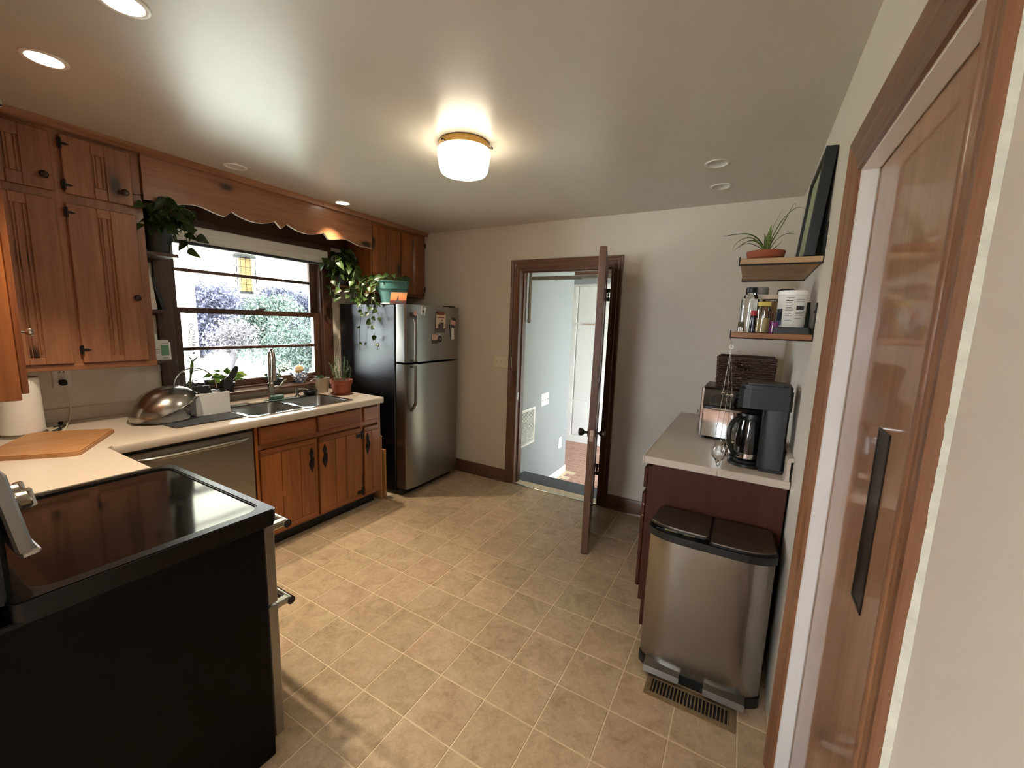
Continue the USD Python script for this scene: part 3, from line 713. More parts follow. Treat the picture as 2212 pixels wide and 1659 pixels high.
fc = thing('faucet', 'tall brushed nickel gooseneck faucet standing behind the sink', 'faucet', (0.268, -1.625, 0.9185))
FX, FY = 0.268, -1.628
part(fc, 'base_plate', MB().lathe([(0, 0), (0.031, 0), (0.031, 0.006), (0.026, 0.012), (0, 0.012)], (FX, FY, 0.9185), 24), M['nickel'])
part(fc, 'body', MB().cyl((FX, FY, 0.93), (FX, FY, 1.045), 0.0205, 0.0205, 20).cyl((FX, FY, 1.045), (FX, FY, 1.052), 0.0205, 0.014, 20), M['nickel'])
th = np.linspace(math.radians(-10), math.radians(190), 18)
arch = [(FX, FY, 1.05), (FX, FY, 1.12), (FX, FY, 1.19)] + [(FX+0.045-0.045*math.cos(a), FY-0.012*(1-math.cos(a)), 1.235+0.060*math.sin(a)) for a in np.linspace(0.1, math.pi-0.1, 14)] + [(FX+0.09, FY-0.024, 1.20), (FX+0.09, FY-0.024, 1.165)]
part(fc, 'spout', MB().tube(smoothpath(arch, 34), 0.0135, 14), M['nickel'])
part(fc, 'spray_head', MB().cyl((FX+0.09, FY-0.024, 1.175), (FX+0.09, FY-0.024, 1.075), 0.015, 0.0175, 18), M['nickel'])
part(fc, 'lever', MB().cyl((FX, FY+0.015, 1.010), (FX, FY+0.055, 1.010), 0.015, 0.014, 16).tube(smoothpath([(FX, FY+0.052, 1.012), (FX+0.01, FY+0.075, 1.03), (FX+0.02, FY+0.098, 1.062), (FX+0.02, FY+0.112, 1.066)], 10), [0.007]*9+[0.005]), M['nickel'])
sd = thing('soap_dispenser', 'chrome soap dispenser pump right of the faucet', 'soap dispenser', (0.268, -1.425, 0.9185))
part(sd, 'base', MB().lathe([(0, 0), (0.022, 0), (0.020, 0.008), (0.012, 0.014), (0.012, 0.03), (0, 0.03)], (0.268, -1.425, 0.9185), 18), M['chrome'])
part(sd, 'pump', MB().cyl((0.268, -1.425, 0.945), (0.268, -1.425, 0.985), 0.013, 0.015, 16).tube(smoothpath([(0.268, -1.425, 0.978), (0.285, -1.39, 0.978), (0.305, -1.355, 0.968)], 8), 0.006), M['chrome'])
sp = thing('sponge_holder', 'green sponge holder in front of the faucet', 'sponge holder', (0.30, -1.60, 0.9185))
part(sp, 'tray', MB().box(0.285, 0.335, -1.665, -1.555, 0.919, 0.930, 0.004), M['teal_plastic'])
part(sp, 'sponge', MB().box(0.290, 0.330, -1.655, -1.565, 0.930, 0.960, 0.006), M['teal_plastic'])
tr = thing('soap_dish', 'flat tan soap dish on the sink rim left of the faucet', 'soap dish', (0.275, -1.74, 0.9185))
part(tr, 'dish', MB().prism(rrect(0.255, 0.30, -1.80, -1.69, 0.02), 0.919, 0.926, 'z'), M['cream_pot'])
st_ = thing('sink_strainer', 'black rubber sink stopper lying behind the right sink bowl', 'sink stopper', (0.262, -1.33, 0.9185))
part(st_, 'cup', MB().lathe([(0, 0), (0.038, 0), (0.052, 0.012), (0.056, 0.034), (0.050, 0.034), (0.044, 0.014), (0, 0.010)], (0.256, -1.305, 0.919), 24), M['black_plastic'])
part(st_, 'handle', MB().tube(smoothpath([(0.256, -1.285, 0.93), (0.256, -1.262, 0.965), (0.256, -1.272, 0.985)], 8), 0.003), M['nickel'])

# ---------------------------------------------------------------- range
rg = thing('range', 'black electric range with glass cooktop in the foreground', 'range', (1.635, -2.93, 0))
RX0, RX1, RY1 = 1.262, 2.016, -2.625
part(rg, 'body', MB().box(RX0+0.006, RX1-0.014, -3.285, -2.664, 0.0, 0.862, 0.004), M['black_side'])
ring = rrect(RX0, RX1, -3.200, RY1, 0.022, 8).difference(rrect(RX0+0.038, RX1-0.042, -3.158, RY1-0.030, 0.045, 8))
part(rg, 'cooktop_frame', MB().prism(rrect(RX0, RX1, -3.200, RY1, 0.022, 8), 0.872, 0.905, 'z').prism(ring, 0.904, 0.9135, 'z').prism(ring.buffer(-0.005), 0.9135, 0.916, 'z'), M['black_enamel'])
part(rg, 'cooktop_glass', MB().prism(rrect(RX0+0.037, RX1-0.041, -3.159, RY1-0.029, 0.046, 8), 0.903, 0.9105, 'z'), M['black_glass'])
part(rg, 'side_lip', MB().box(RX0+0.002, RX1-0.006, -3.285, RY1-0.01, 0.858, 0.873, 0.003), M['black_enamel'])
# back guard
part(rg, 'backguard', MB().box(RX0+0.004, RX1-0.028, -3.285, -3.186, 0.900, 1.20, 0.010), M['black_enamel'])
bgR = rot([1, 0, 0], 8)
part(rg, 'control_panel', MB().box(RX0, RX1-0.030, -3.186, -3.158, 1.008, 1.195, 0.005).turn(bgR, (0, -3.172, 1.1)), M['steel_x'])
part(rg, 'panel_trim', MB().box(RX0, RX1-0.028, -3.182, -3.150, 1.000, 1.012, 0.004).turn(bgR, (0, -3.172, 1.1)), M['nickel'])
for kx in (1.872, 1.800, 1.42, 1.35):
    kb = MB().lathe([(0, 0), (0.026, 0), (0.026, 0.005), (0.022, 0.010), (0.021, 0.026), (0.018, 0.029), (0, 0.029)], (0, 0, 0), 22).box(-0.0065, 0.0065, -0.023, 0.023, 0.018, 0.036, 0.003)
    part(rg, 'knob', kb.turn(rot([1, 0, 0], -90)).move((kx, -3.154, 1.092)).turn(bgR, (0, -3.172, 1.1)), M['nickel'])
# two oven doors seen on edge
for z0_, z1_, hz in ((0.572, 0.856, 0.835), (0.060, 0.562, 0.545)):
    d = part(rg, 'oven_door', MB().box(RX0+0.008, RX1-0.018, -2.662, -2.628, z0_, z1_, 0.004), M['steel'])
    part(d, 'oven_window', MB().box(RX0+0.11, RX1-0.12, -2.629, -2.6265, z0_+0.05, z1_-0.08, 0.001), M['black_glass'])
    hd = MB().cyl((RX0+0.04, -2.580, hz), (RX1-0.022, -2.580, hz), 0.0145, n=18)
    for xx in (RX0+0.06, RX1-0.040): hd.box(xx-0.016, xx+0.016, -2.632, -2.580, hz-0.008, hz+0.014, 0.005)
    part(d, 'handle', hd, M['nickel'])
    part(d, 'handle_cap', MB().cyl((RX1-0.022, -2.580, hz), (RX1-0.020, -2.580, hz), 0.0135, n=18), M['black_plastic'])
part(rg, 'top_vent', MB().box(RX1-0.07, RX1-0.018, -2.658, -2.632, 0.857, 0.866, 0.002), M['nickel'])

# ---------------------------------------------------------------- refrigerator
fr = thing('refrigerator', 'stainless top-freezer refrigerator with black sides in the back left corner', 'refrigerator', (0.42, -0.48, 0))
FY0, FY1 = -0.832, -0.115
part(fr, 'case', MB().box(0.03, 0.722, FY0, FY1, 0.03, 1.672, 0.006), M['fridge_black'], label='black textured side of the refrigerator')
part(fr, 'gasket', MB().box(0.722, 0.738, FY0+0.01, FY1-0.01, 0.07, 1.665), M['black_matte'])
def fdoor(z0, z1):
    ypts = [(0.738, FY0+0.0), (0.828, FY0), (0.846, FY0+0.010), (0.856, FY0+0.05), (0.862, (FY0+FY1)/2), (0.856, FY1-0.05), (0.846, FY1-0.010), (0.828, FY1), (0.738, FY1)]
    sm = smoothpath([(a, b, 0) for a, b in ypts[2:7]], 16)[:, :2]
    return MB().prism(ypts[:2]+[tuple(p) for p in sm]+ypts[7:], z0, z1, 'z')
fd = part(fr, 'freezer_door', fdoor(1.190, 1.674), M['steel'])
fd2 = part(fr, 'fridge_door', fdoor(0.075, 1.172), M['steel'])
def fhandle(za, zb, flip):
    x0 = 0.855; y = FY0+0.055
    zz = np.linspace(0, 1, 18)
    bow = 0.052*np.sin(np.pi*np.clip(zz*0.5/0.22, 0, 0.5))            # rises at the far end, straight to the door gap
    p = np.stack([x0 + bow, np.full(18, y), za + (zb-za)*zz], 1)
    m = MB().tube(p, 0.0125, 12)
    m.box(x0-0.006, x0+0.058, y-0.011, y+0.011, min(zb, zb-0.02*np.sign(zb-za)), max(zb, zb-0.02*np.sign(zb-za)), 0.004)
    return m
plain('handle_steel', (118, 114, 106), 0.28, metallic=1.0)
part(fd, 'handle', fhandle(1.600, 1.196, 0), M['handle_steel']); part(fd2, 'handle', fhandle(0.775, 1.166, 0), M['handle_steel'])
part(fr, 'grille', MB().box(0.70, 0.780, FY0+0.02, FY1-0.02, 0.0, 0.068, 0.004), M['black_plastic'])
part(fr, 'hinge_cover', MB().box(0.70, 0.815, FY1-0.07, FY1-0.01, 1.672, 1.690, 0.005), M['black_plastic'])
part(fr, 'foot', MB().cyl((0.12, FY0+0.06, 0.0), (0.12, FY0+0.06, 0.035), 0.02).cyl((0.12, FY1-0.06, 0.0), (0.12, FY1-0.06, 0.035), 0.02), M['black_plastic'])

# ================================================================ ceiling lamps
dl = thing('ceiling_lamp', 'lit white glass drum ceiling lamp with a brass rim in the middle of the ceiling', 'ceiling light', (1.98, -1.585, 2.27))
DC = (1.98, -1.585, 0)
part(dl, 'base', MB().lathe([(0, 2.423), (0.125, 2.423), (0.128, 2.418), (0.128, 2.392), (0.120, 2.388), (0, 2.388)][::-1], DC, 40), plain('brass', (176, 140, 80), 0.3, metallic=0.9))
part(dl, 'shade', MB().lathe([(0, 2.274), (0.085, 2.276), (0.112, 2.284), (0.121, 2.298), (0.132, 2.370), (0.131, 2.390), (0.120, 2.394), (0, 2.394)], DC, 40), M['lamp_glow'])
for a in (20, 140, 260):
    p = np.array([1.98+0.128*math.cos(math.radians(a)), -1.585+0.128*math.sin(math.radians(a)), 2.398])
    q = p + np.array([0.014*math.cos(math.radians(a)), 0.014*math.sin(math.radians(a)), 0])
    part(dl, 'screw', MB().cyl(p, q, 0.004).sphere(q, 0.006, 1), M['dark_bronze'])

def recessed(loc, lit, label, group=None):
    t = thing('recessed_light', label, 'ceiling light', (loc[0], loc[1], H), group)
    c = (loc[0], loc[1], 0)
    part(t, 'trim_ring', MB().lathe([(0.050, H-0.0005), (0.063, H-0.0005), (0.062, H-0.004), (0.056, H-0.006), (0.050, H-0.005), (0.050, H-0.0005)], c, 32), M['white_paint'])
    part(t, 'can', MB().lathe([(0.0505, H-0.002), (0.0505, H+0.085), (0, H+0.085), (0, H+0.083), (0.0485, H+0.083), (0.0485, H-0.002), (0.0505, H-0.002)], c, 32), M['white_paint'])
    if lit:
        part(t, 'lens', MB().lathe([(0, H-0.002), (0.040, H-0.001), (0.0484, H+0.003), (0.0484, H+0.007), (0, H+0.007)], c, 32), M['spot_glow'])
        bm = UsdLux.SphereLight.Define(stage, t.path + '/beam')
        bm.CreateRadiusAttr(0.025); bm.CreateIntensityAttr(SPOT_BEAM); bm.CreateColorAttr(Gf.Vec3f(1.0, 0.82, 0.60))
        bm.AddTranslateOp().Set(Gf.Vec3d(0, 0, -0.004))
        sh = UsdLux.ShapingAPI.Apply(bm.GetPrim()); sh.CreateShapingConeAngleAttr(40.0); sh.CreateShapingConeSoftnessAttr(0.5)
    else:
        part(t, 'lens', MB().lathe([(0, H+0.045), (0.030, H+0.046), (0.046, H+0.058), (0.046, H+0.062), (0, H+0.062)], c, 32), M['ivory_plastic'])
recessed(LIT[0], True, 'lit recessed ceiling light nearest the left wall cabinets')
recessed(LIT[1], True, 'lit recessed ceiling light cut off by the top edge of the photo')
recessed(LIT[2], True, 'lit recessed ceiling light above the right end of the window')
recessed(DARK[0], False, 'unlit recessed ceiling light above the left end of the window')
recessed(DARK[1], False, 'unlit recessed ceiling light over the coffee counter, the larger-looking nearer one')
recessed(DARK[2], False, 'unlit recessed ceiling light closest to the back wall')

# ================================================================ switches, outlets, hall things
def plate_y(name, label, cat, x0, x1, z0, z1, y, n, toggles=True):
    """wall plate on a wall facing -y at y"""
    t = thing(name, label, cat, ((x0+x1)/2, y, z0))
    part(t, 'plate', MB().box(x0, x1, y-0.006, y, z0, z1, 0.003), M['ivory_plastic'])
    for i in range(n):
        xc = x0 + (x1-x0)*(i+0.5)/n; zc = (z0+z1)/2
        part(t, 'toggle', MB().box(xc-0.006, xc+0.006, y-0.017, y-0.004, zc-0.002, zc+0.014, 0.003), M['ivory_plastic'])
    return t
plate_y('light_switch', 'ivory three-gang light switch on the back wall left of the doorway', 'light switch', 1.196, 1.349, 1.120, 1.236, 0.0, 3)
def plate_x(name, label, cat, x, y0, y1, z0, z1, n, kind):
    t = thing(name, label, cat, (x, (y0+y1)/2, z0))
    part(t, 'plate', MB().box(x, x+0.006, y0, y1, z0, z1, 0.003), M['white_plastic'])
    for i in range(n):
        if kind == 'switch':
            yc = y0+(y1-y0)*(i+0.5)/n; zc = (z0+z1)/2
            part(t, 'toggle', MB().box(x+0.004, x+0.017, yc-0.006, yc+0.006, zc-0.012, zc+0.004, 0.003), M['white_plastic'])
        else:
            zc = z0+(z1-z0)*(i+0.5)/n; yc = (y0+y1)/2
            part(t, 'socket', MB().box(x+0.005, x+0.009, yc-0.016, yc+0.016, zc-0.014, zc+0.014, 0.004), M['white_plastic'])
            part(t, 'slot', MB().box(x+0.0088, x+0.0095, yc-0.009, yc-0.006, zc-0.004, zc+0.006).box(x+0.0088, x+0.0095, yc+0.006, yc+0.009, zc-0.004, zc+0.006), M['black_matte'])
    return t
plate_x('light_switch', 'white three-gang light switch on the hall wall beyond the doorway', 'light switch', LX, 0.752, 0.945, 0.630, 0.775, 3, 'switch')
plate_x('outlet', 'white outlet low on the hall wall near its corner', 'outlet', LX, 1.315, 1.41, -0.005, 0.14, 2, 'outlet')
plate_x('outlet', 'outlet under the left wall cabinet with a black plug in it', 'outlet', 0.001, -2.672, -2.597, 1.105, 1.222, 2, 'outlet')
gr = thing('air_grille', 'white return-air grille on the hall wall beyond the doorway', 'vent', (LX, 0.45, 0.27))
part(gr, 'frame', MB().prism(sbox(0.285, 0.26, 0.605, 0.66).difference(sbox(0.310, 0.285, 0.580, 0.635)), LX, LX+0.008, 'x').box(LX, LX+0.007, 0.440, 0.450, 0.285, 0.635), M['white_paint'])
part(gr, 'backing', MB().box(LX+0.0002, LX+0.001, 0.308, 0.582, 0.283, 0.637), M['mat_grey'])
for k in range(24):
    zz = 0.290 + k*0.0147
    lv = MB().box(LX+0.001, LX+0.009, 0.310, 0.580, zz, zz+0.0075).turn(rot([0, 1, 0], 25), (LX+0.004, 0, zz+0.004))
    part(gr, 'louver', lv, M['white_paint'])
pb = thing('pull_up_bar', 'grey doorway pull-up bar mounted across the top of the doorway', 'pull-up bar', (1.88, 0.17, 1.58))
part(pb, 'bar', MB().cyl((1.47, 0.165, 1.968), (1.98, 0.165, 1.968), 0.0175, n=18).cyl((1.98, 0.165, 1.968), (2.40, 0.165, 1.968), 0.0145, n=18), plain('bar_grey', (150, 148, 138), 0.45))
part(pb, 'collar', MB().cyl((1.725, 0.165, 1.968), (1.745, 0.165, 1.968), 0.021, n=18), M['bar_grey'])
part(pb, 'bracket', MB().box(1.462, 1.492, 0.140, 0.166, 1.560, 2.05, 0.010), M['bar_grey'])
part(pb, 'bracket', MB().box(2.30, 2.33, 0.140, 0.166, 1.560, 2.05, 0.010), M['bar_grey'])
part(pb, 'foam_pad', MB().box(1.458, 1.496, 0.136, 0.170, 1.555, 1.60, 0.012), M['bar_grey'])

wc = thing('tall_cabinet', 'tall white built-in cabinets in the far room beyond the doorway', 'cabinet', (1.2, 3.2, FZ))
part(wc, 'body', MB().box(-0.3, 2.4, 3.005, 3.54, FZ, 2.198), M['white_paint'])
for x0_, x1_ in ((-0.28, 0.40), (0.41, 0.865), (0.880, 1.50), (1.515, 2.10)):
    for z0_, z1_ in ((-0.26, 0.300), (0.330, 1.560), (1.595, 2.165)):
        d = part(wc, 'door', MB().box(x0_+0.004, x1_-0.004, 2.985, 3.006, z0_, z1_, 0.004), M['white_paint'])
part(wc, 'toe_board', MB().box(-0.3, 2.4, 2.99, 3.006, FZ, -0.275, 0.003), M['white_paint'])
part(wc, 'ledge_pull', MB().box(0.96, 1.25, 2.965, 2.987, 1.572, 1.580, 0.002), M['plank_wood'])

# ================================================================ right counter, shelves
rc = thing('base_cabinet', 'dark red-brown cabinet under the coffee counter, seen from its plain side', 'cabinet', (3.24, -0.65, 0))
RL = M['red_laminate']
part(rc, 'body', MB().box(2.960, XR-0.016, -1.288, -0.004, 0.10, 0.874, 0.002), RL)
part(rc, 'side_panel', MB().box(2.958, XR-0.010, -1.300, -1.286, 0.0, 0.876, 0.001), RL)
part(rc, 'toe_kick', MB().box(3.02, 3.04, -1.286, -0.01, 0.0, 0.10), M['black_matte'])
part(rc, 'face_frame', MB().box(2.940, 2.960, -1.300, -0.004, 0.14, 0.866, 0.002), RL)
for a, b in ((-1.297, -0.66), (-0.65, -0.02)):
    part(rc, 'drawer_front', MB().box(2.921, 2.940, a, b, 0.748, 0.855, 0.004), RL)
    d = part(rc, 'door', MB().box(2.919, 2.940, a, b, 0.208, 0.722, 0.006), RL)
    part(d, 'hinge_pin', MB().cyl((2.930, a-0.0005, 0.66), (2.930, a+0.004, 0.66), 0.004).cyl((2.930, a-0.0005, 0.60), (2.930, a+0.004, 0.60), 0.004), M['nickel'])
rt = thing('countertop', 'white laminate countertop holding the coffee maker, right side', 'countertop', (3.22, -0.65, 0.876))
part(rt, 'top', MB().box(2.918, XR-0.003, -1.305, -0.003, 0.877, 0.914, 0.003), M['counter_laminate'])
part(rt, 'front_edge', MB().box(2.908, 2.922, -1.305, -0.003, 0.868, 0.9135, 0.006), M['counter_laminate'])
part(rt, 'backsplash', MB().prism([(XR-0.030, 0.914), (XR-0.026, 0.920), (XR-0.025, 0.945), (XR-0.025, 1.005), (XR-0.020, 1.014), (XR-0.012, 1.017), (XR-0.001, 1.017), (XR-0.001, 1.0), (XR-0.010, 1.0), (XR-0.010, 0.914)], -1.305, -0.003, 'y'), M['counter_laminate'])

def wall_shelf(label, zt, x0, mat, y0=-1.362, y1=-0.66):
    t = thing('wall_shelf', label, 'shelf', ((x0+XR)/2, (y0+y1)/2, zt-0.024))
    part(t, 'board', MB().box(x0, XR-0.004, y0, y1, zt-0.022, zt, 0.002), mat)
    for yb in (y0+0.012, y1-0.04):
        b = MB().box(x0-0.005, XR-0.002, yb-0.010, yb+0.014, zt-0.0265, zt-0.0222, 0.001)      # strap below the board
        b.box(x0-0.0052, x0-0.001, yb-0.010, yb+0.014, zt-0.0265, zt+0.008, 0.001)              # lip at the front
        b.box(XR-0.004, XR-0.0005, yb-0.010, yb+0.014, zt-0.0265, zt+0.125, 0.001)              # leg up the wall
        p = part(t, 'bracket', b, M['iron'])
        part(p, 'screw', MB().cyl((XR-0.008, yb+0.002, zt+0.09), (XR-0.003, yb+0.002, zt+0.09), 0.006), M['iron'])
    return t
wall_shelf('upper wooden wall shelf on black brackets, holding the spider plant', 1.842, 3.247, M['shelf_wood'])
wall_shelf('lower wooden wall shelf on black brackets, crowded with jars', 1.540, 3.243, M['shelf_wood_warm'])

pf = thing('picture_frame', 'black framed picture leaning against the wall on the upper shelf', 'picture', (3.49, -1.1, 1.842))
fy0, fy1 = -1.352, -0.86
lean = rot([0, 1, 0], 4.0)
def leanm(mb): return mb.turn(lean, (3.50, 0, 1.843))
FH = 0.400
part(pf, 'frame', leanm(MB().box(3.462, 3.500, fy0, fy0+0.018, 1.843, 1.843+FH, 0.002).box(3.462, 3.500, fy1-0.018, fy1, 1.843, 1.843+FH, 0.002).box(3.462, 3.500, fy0+0.018, fy1-0.018, 1.843, 1.861, 0.002).box(3.462, 3.500, fy0+0.018, fy1-0.018, 1.825+FH, 1.843+FH, 0.002)), M['black_plastic'])
part(pf, 'print', leanm(MB().box(3.474, 3.478, fy0+0.018, fy1-0.018, 1.861, 1.825+FH)), plain('print_green', (150, 156, 122), 0.5, var=0.35, vscale=9))
part(pf, 'backing', leanm(MB().box(3.486, 3.492, fy0+0.018, fy1-0.018, 1.861, 1.825+FH)), M['black_matte'])

# ---- leaves
def leaf(p, d, n, L, W, shape='heart', bend=0.25, seg=7):
    """one leaf blade from p along d, its face towards n"""
    d = np.array(d, float); d /= np.linalg.norm(d); n = np.array(n, float); n -= d*np.dot(n, d); n /= np.linalg.norm(n)+1e-9
    s = np.cross(d, n)
    u = np.linspace(0, 1, seg)
    if shape == 'heart': w = np.interp(u, [0, 0.06, 0.22, 0.45, 0.75, 1], [0.25, 0.75, 1.0, 0.86, 0.42, 0.0])
    elif shape == 'strap': w = np.interp(u, [0, 0.1, 0.5, 1], [0.7, 0.9, 1.0, 0.0])
    else: w = np.sin(np.pi*np.clip(u, 0.02, 1))**0.8
    V = []; F = []
    for a, ww_ in zip(u, w):
        c = np.array(p) + d*L*a - n*bend*L*a*a
        for sg in (-1, 0, 1):
            V.append(c + s*sg*ww_*W/2 + n*(abs(sg)*ww_*W*0.16))
    for i in range(seg-1):
        for j in range(2):
            q = i*3+j; F += [(q, q+1, q+4), (q, q+4, q+3)]
    V = np.array(V); k = len(V)
    V2 = np.vstack([V, V - n*0.0006]); F2 = F + [(a+k, c+k, b+k) for a, b, c in F]
    return MB().raw(V2, F2)

def blade(pts, W, up=(0, 0, 1)):
    """a long strap leaf along a path"""
    p = smoothpath(pts, 16); t = np.gradient(p, axis=0); t /= np.linalg.norm(t, axis=1, keepdims=True)
    w = np.interp(np.linspace(0, 1, 16), [0, 0.15, 0.6, 1], [0.8, 1, 0.8, 0.05])*W/2
    V = []; F = []
    side = np.cross(t, np.array(up, float)); nn = np.linalg.norm(side, axis=1, keepdims=True)
    side = np.where(nn > 0.15, side/np.maximum(nn, 1e-6), np.array([0.8, -0.6, 0]))
    nrm = np.cross(side, t)
    for i in range(16):
        for sg in (-1, 0, 1): V.append(p[i] + side[i]*sg*w[i] + nrm[i]*abs(sg)*w[i]*0.35)
    for i in range(15):
        for j in range(2):
            q = i*3+j; F += [(q, q+1, q+4), (q, q+4, q+3)]
    V = np.array(V); k = len(V)
    return MB().raw(np.vstack([V, V - np.array([0, 0, 0.0006])]), F + [(a+k, c+k, b+k) for a, b, c in F])

# spider plant on the upper shelf
spn = thing('spider_plant', 'spider plant with arching leaves in a low terracotta bowl on the upper shelf', 'plant', (3.335, -1.285, 1.842))
PC = (3.335, -1.280, 1.8425)
part(spn, 'pot', MB().lathe([(0, 0), (0.054, 0), (0.066, 0.010), (0.071, 0.032), (0.071, 0.036), (0.064, 0.036), (0.060, 0.026), (0, 0.026)], PC, 28), M['terracotta'])
part(spn, 'soil', MB().lathe([(0, 0.024), (0.061, 0.025), (0.055, 0.030), (0, 0.033)], PC, 20), M['soil'])
bx, by, bz = 3.338, -1.285, 1.870
for pts, w in [
    ([(bx, by, bz), (3.315, -1.29, 1.91), (3.278, -1.30, 1.945), (3.235, -1.31, 1.952), (3.165, -1.33, 1.945)], 0.009),
    ([(bx, by, bz), (3.31, -1.295, 1.905), (3.270, -1.305, 1.935), (3.235, -1.31, 1.925), (3.212, -1.315, 1.885)], 0.009),
    ([(bx, by, bz), (3.315, -1.30, 1.90), (3.28, -1.315, 1.920), (3.245, -1.33, 1.905), (3.218, -1.34, 1.880)], 0.012),
    ([(bx, by, bz), (3.350, -1.28, 1.92), (3.372, -1.275, 1.985), (3.400, -1.27, 2.030), (3.425, -1.265, 2.050), (3.455, -1.262, 2.044)], 0.009),
    ([(bx, by, bz), (3.352, -1.29, 1.91), (3.380, -1.29, 1.975), (3.402, -1.29, 2.030), (3.416, -1.29, 2.062), (3.420, -1.29, 2.035)], 0.011),
    ([(bx, by, bz), (3.352, -1.28, 1.895), (3.378, -1.275, 1.935), (3.405, -1.27, 1.950), (3.432, -1.265, 1.945)], 0.006),
    ([(bx, by, bz), (3.345, -1.285, 1.91), (3.350, -1.29, 1.965), (3.366, -1.29, 2.015), (3.378, -1.29, 2.050)], 0.004),
    ([(bx, by, bz), (3.340, -1.29, 1.91), (3.342, -1.292, 1.955), (3.344, -1.292, 1.985)], 0.016),
    ([(bx, by, bz), (3.333, -1.275, 1.90), (3.328, -1.26, 1.935), (3.322, -1.25, 1.96)], 0.010),
    ([(bx, by, bz), (3.30, -1.27, 1.905), (3.262, -1.26, 1.920), (3.232, -1.25, 1.905)], 0.008),
    ([(bx, by, bz), (3.360, -1.30, 1.885), (3.378, -1.31, 1.902), (3.388, -1.312, 1.918)], 0.005)]:
    part(spn, 'leaf', blade(pts, w*1.7), M['spider_leaf'])
part(spn, 'crown', MB().lathe([(0, 0), (0.015, 0), (0.012, 0.03), (0.006, 0.055), (0, 0.06)], (bx, by, 1.868), 10), M['spider_leaf'])

# ---- things on the lower shelf
SZ = 1.5405
cn = thing('canister', 'white protein-powder style canister with a printed nutrition panel on the lower shelf', 'canister', (3.453, -1.29, SZ))
CC = (3.452, -1.272, SZ+0.027)
part(cn, 'body', MB().lathe([(0, 0), (0.049, 0), (0.051, 0.004), (0.052, 0.128), (0.050, 0.131), (0, 0.131)], CC, 32), M['white_plastic'])
part(cn, 'lid', MB().lathe([(0, 0.131), (0.0535, 0.131), (0.0540, 0.136), (0.0540, 0.146), (0.052, 0.149), (0, 0.149)], CC, 32), M['white_gloss'])
def on_can(a0, a1, z0, z1, r, mat, name, tgt, cc):
    a = np.radians(np.linspace(a0, a1, 6)); V = []; F = []
    for q in a:
        for rr in (r, r+0.0006):
            for zz in (z0, z1): V.append((cc[0]+rr*math.sin(q), cc[1]-rr*math.cos(q), cc[2]+zz))
    for i in range(5):
        b = i*4; F += [(b+2, b+6, b+7), (b+2, b+7, b+3), (b, b+1, b+5), (b, b+5, b+4), (b+1, b+3, b+7), (b+1, b+7, b+5), (b, b+4, b+6), (b, b+6, b+2)]
    return MB().raw(V, F)
ink = plain('label_ink', (60, 60, 62), 0.6); inkl = plain('label_grey', (150, 150, 150), 0.6); navy = plain('label_navy', (40, 46, 66), 0.5); lblue = plain('label_blue', (110, 138, 180), 0.5)
lb = MB()
for k, (z0_, z1_) in enumerate([(0.118, 0.120), (0.106, 0.1085), (0.0995, 0.101), (0.093, 0.0945), (0.0865, 0.088), (0.080, 0.0815), (0.0735, 0.075), (0.067, 0.0685), (0.055, 0.0575), (0.047, 0.0485), (0.041, 0.0425), (0.032, 0.0335), (0.026, 0.0275)]):
    mm = on_can(-28, 2 - (k % 3)*3, z0_, z1_, 0.0521, None, None, None, CC); lb.raw(*mm.get())
part(cn, 'nutrition_lines', lb, ink)
lb = MB()
for z0_, z1_, a1 in [(0.112, 0.114, 52), (0.104, 0.106, 50), (0.060, 0.062, 50), (0.054, 0.056, 44), (0.048, 0.050, 48), (0.036, 0.038, 40)]:
    lb.raw(*on_can(12, a1, z0_, z1_, 0.0521, None, None, None, CC).get())
part(cn, 'text_lines', lb, inkl)
part(cn, 'badge', on_can(14, 48, 0.070, 0.087, 0.0521, None, None, None, CC), ink)
part(cn, 'side_label', on_can(-75, -40, 0.025, 0.075, 0.0521, None, None, None, CC), navy); part(cn, 'side_label', on_can(-75, -38, 0.010, 0.025, 0.0521, None, None, None, CC), lblue)
tb = thing('scale', 'flat dark grey kitchen scale lying under the white canister', 'kitchen scale', (3.46, -1.27, SZ))
part(tb, 'body', MB().prism(rrect(3.392, 3.522, -1.360, -1.19, 0.014), SZ, SZ+0.022, 'z'), M['black_plastic'])
part(tb, 'platform', MB().prism(rrect(3.396, 3.518, -1.352, -1.195, 0.012), SZ+0.022, SZ+0.0268, 'z'), M['mat_grey'])
def jar(name, label, cat, x, y, r, h, glassm, lidm, lid_h, lid_r=None, fill=None, fill_h=0.6, shoulder=0.85):
    t = thing(name, label, cat, (x, y, SZ)); c = (x, y, SZ); lid_r = lid_r or r*0.9
    part(t, 'body', MB().lathe([(0, 0), (r*0.92, 0), (r, 0.005), (r, h*shoulder), (lid_r*0.97, h*0.95), (lid_r*0.95, h), (0, h)], c, 28), glassm)
    if fill: part(t, 'contents', MB().lathe([(0, 0.003), (r*0.90, 0.004), (r*0.94, 0.01), (r*0.94, h*fill_h), (0, h*fill_h)], c, 22), fill)
    part(t, 'lid', MB().lathe([(0, h-0.001), (lid_r, h-0.001), (lid_r*1.02, h+0.003), (lid_r*1.02, h+lid_h-0.002), (lid_r*0.97, h+lid_h), (0, h+lid_h)], c, 28), lidm)
    return t
yl = plain('lid_yellow', (206, 186, 90), 0.5); spice = plain('spice_brown', (140, 104, 66), 0.9, var=0.3, vscale=150); honey = plain('pale_contents', (176, 160, 110), 0.8, var=0.15, vscale=80)
jar('jar', 'glass jar with a yellow lid at the front of the lower shelf', 'jar', 3.353, -1.325, 0.0265, 0.112, M['jar_glass'], yl, 0.016, 0.024, honey, 0.55)
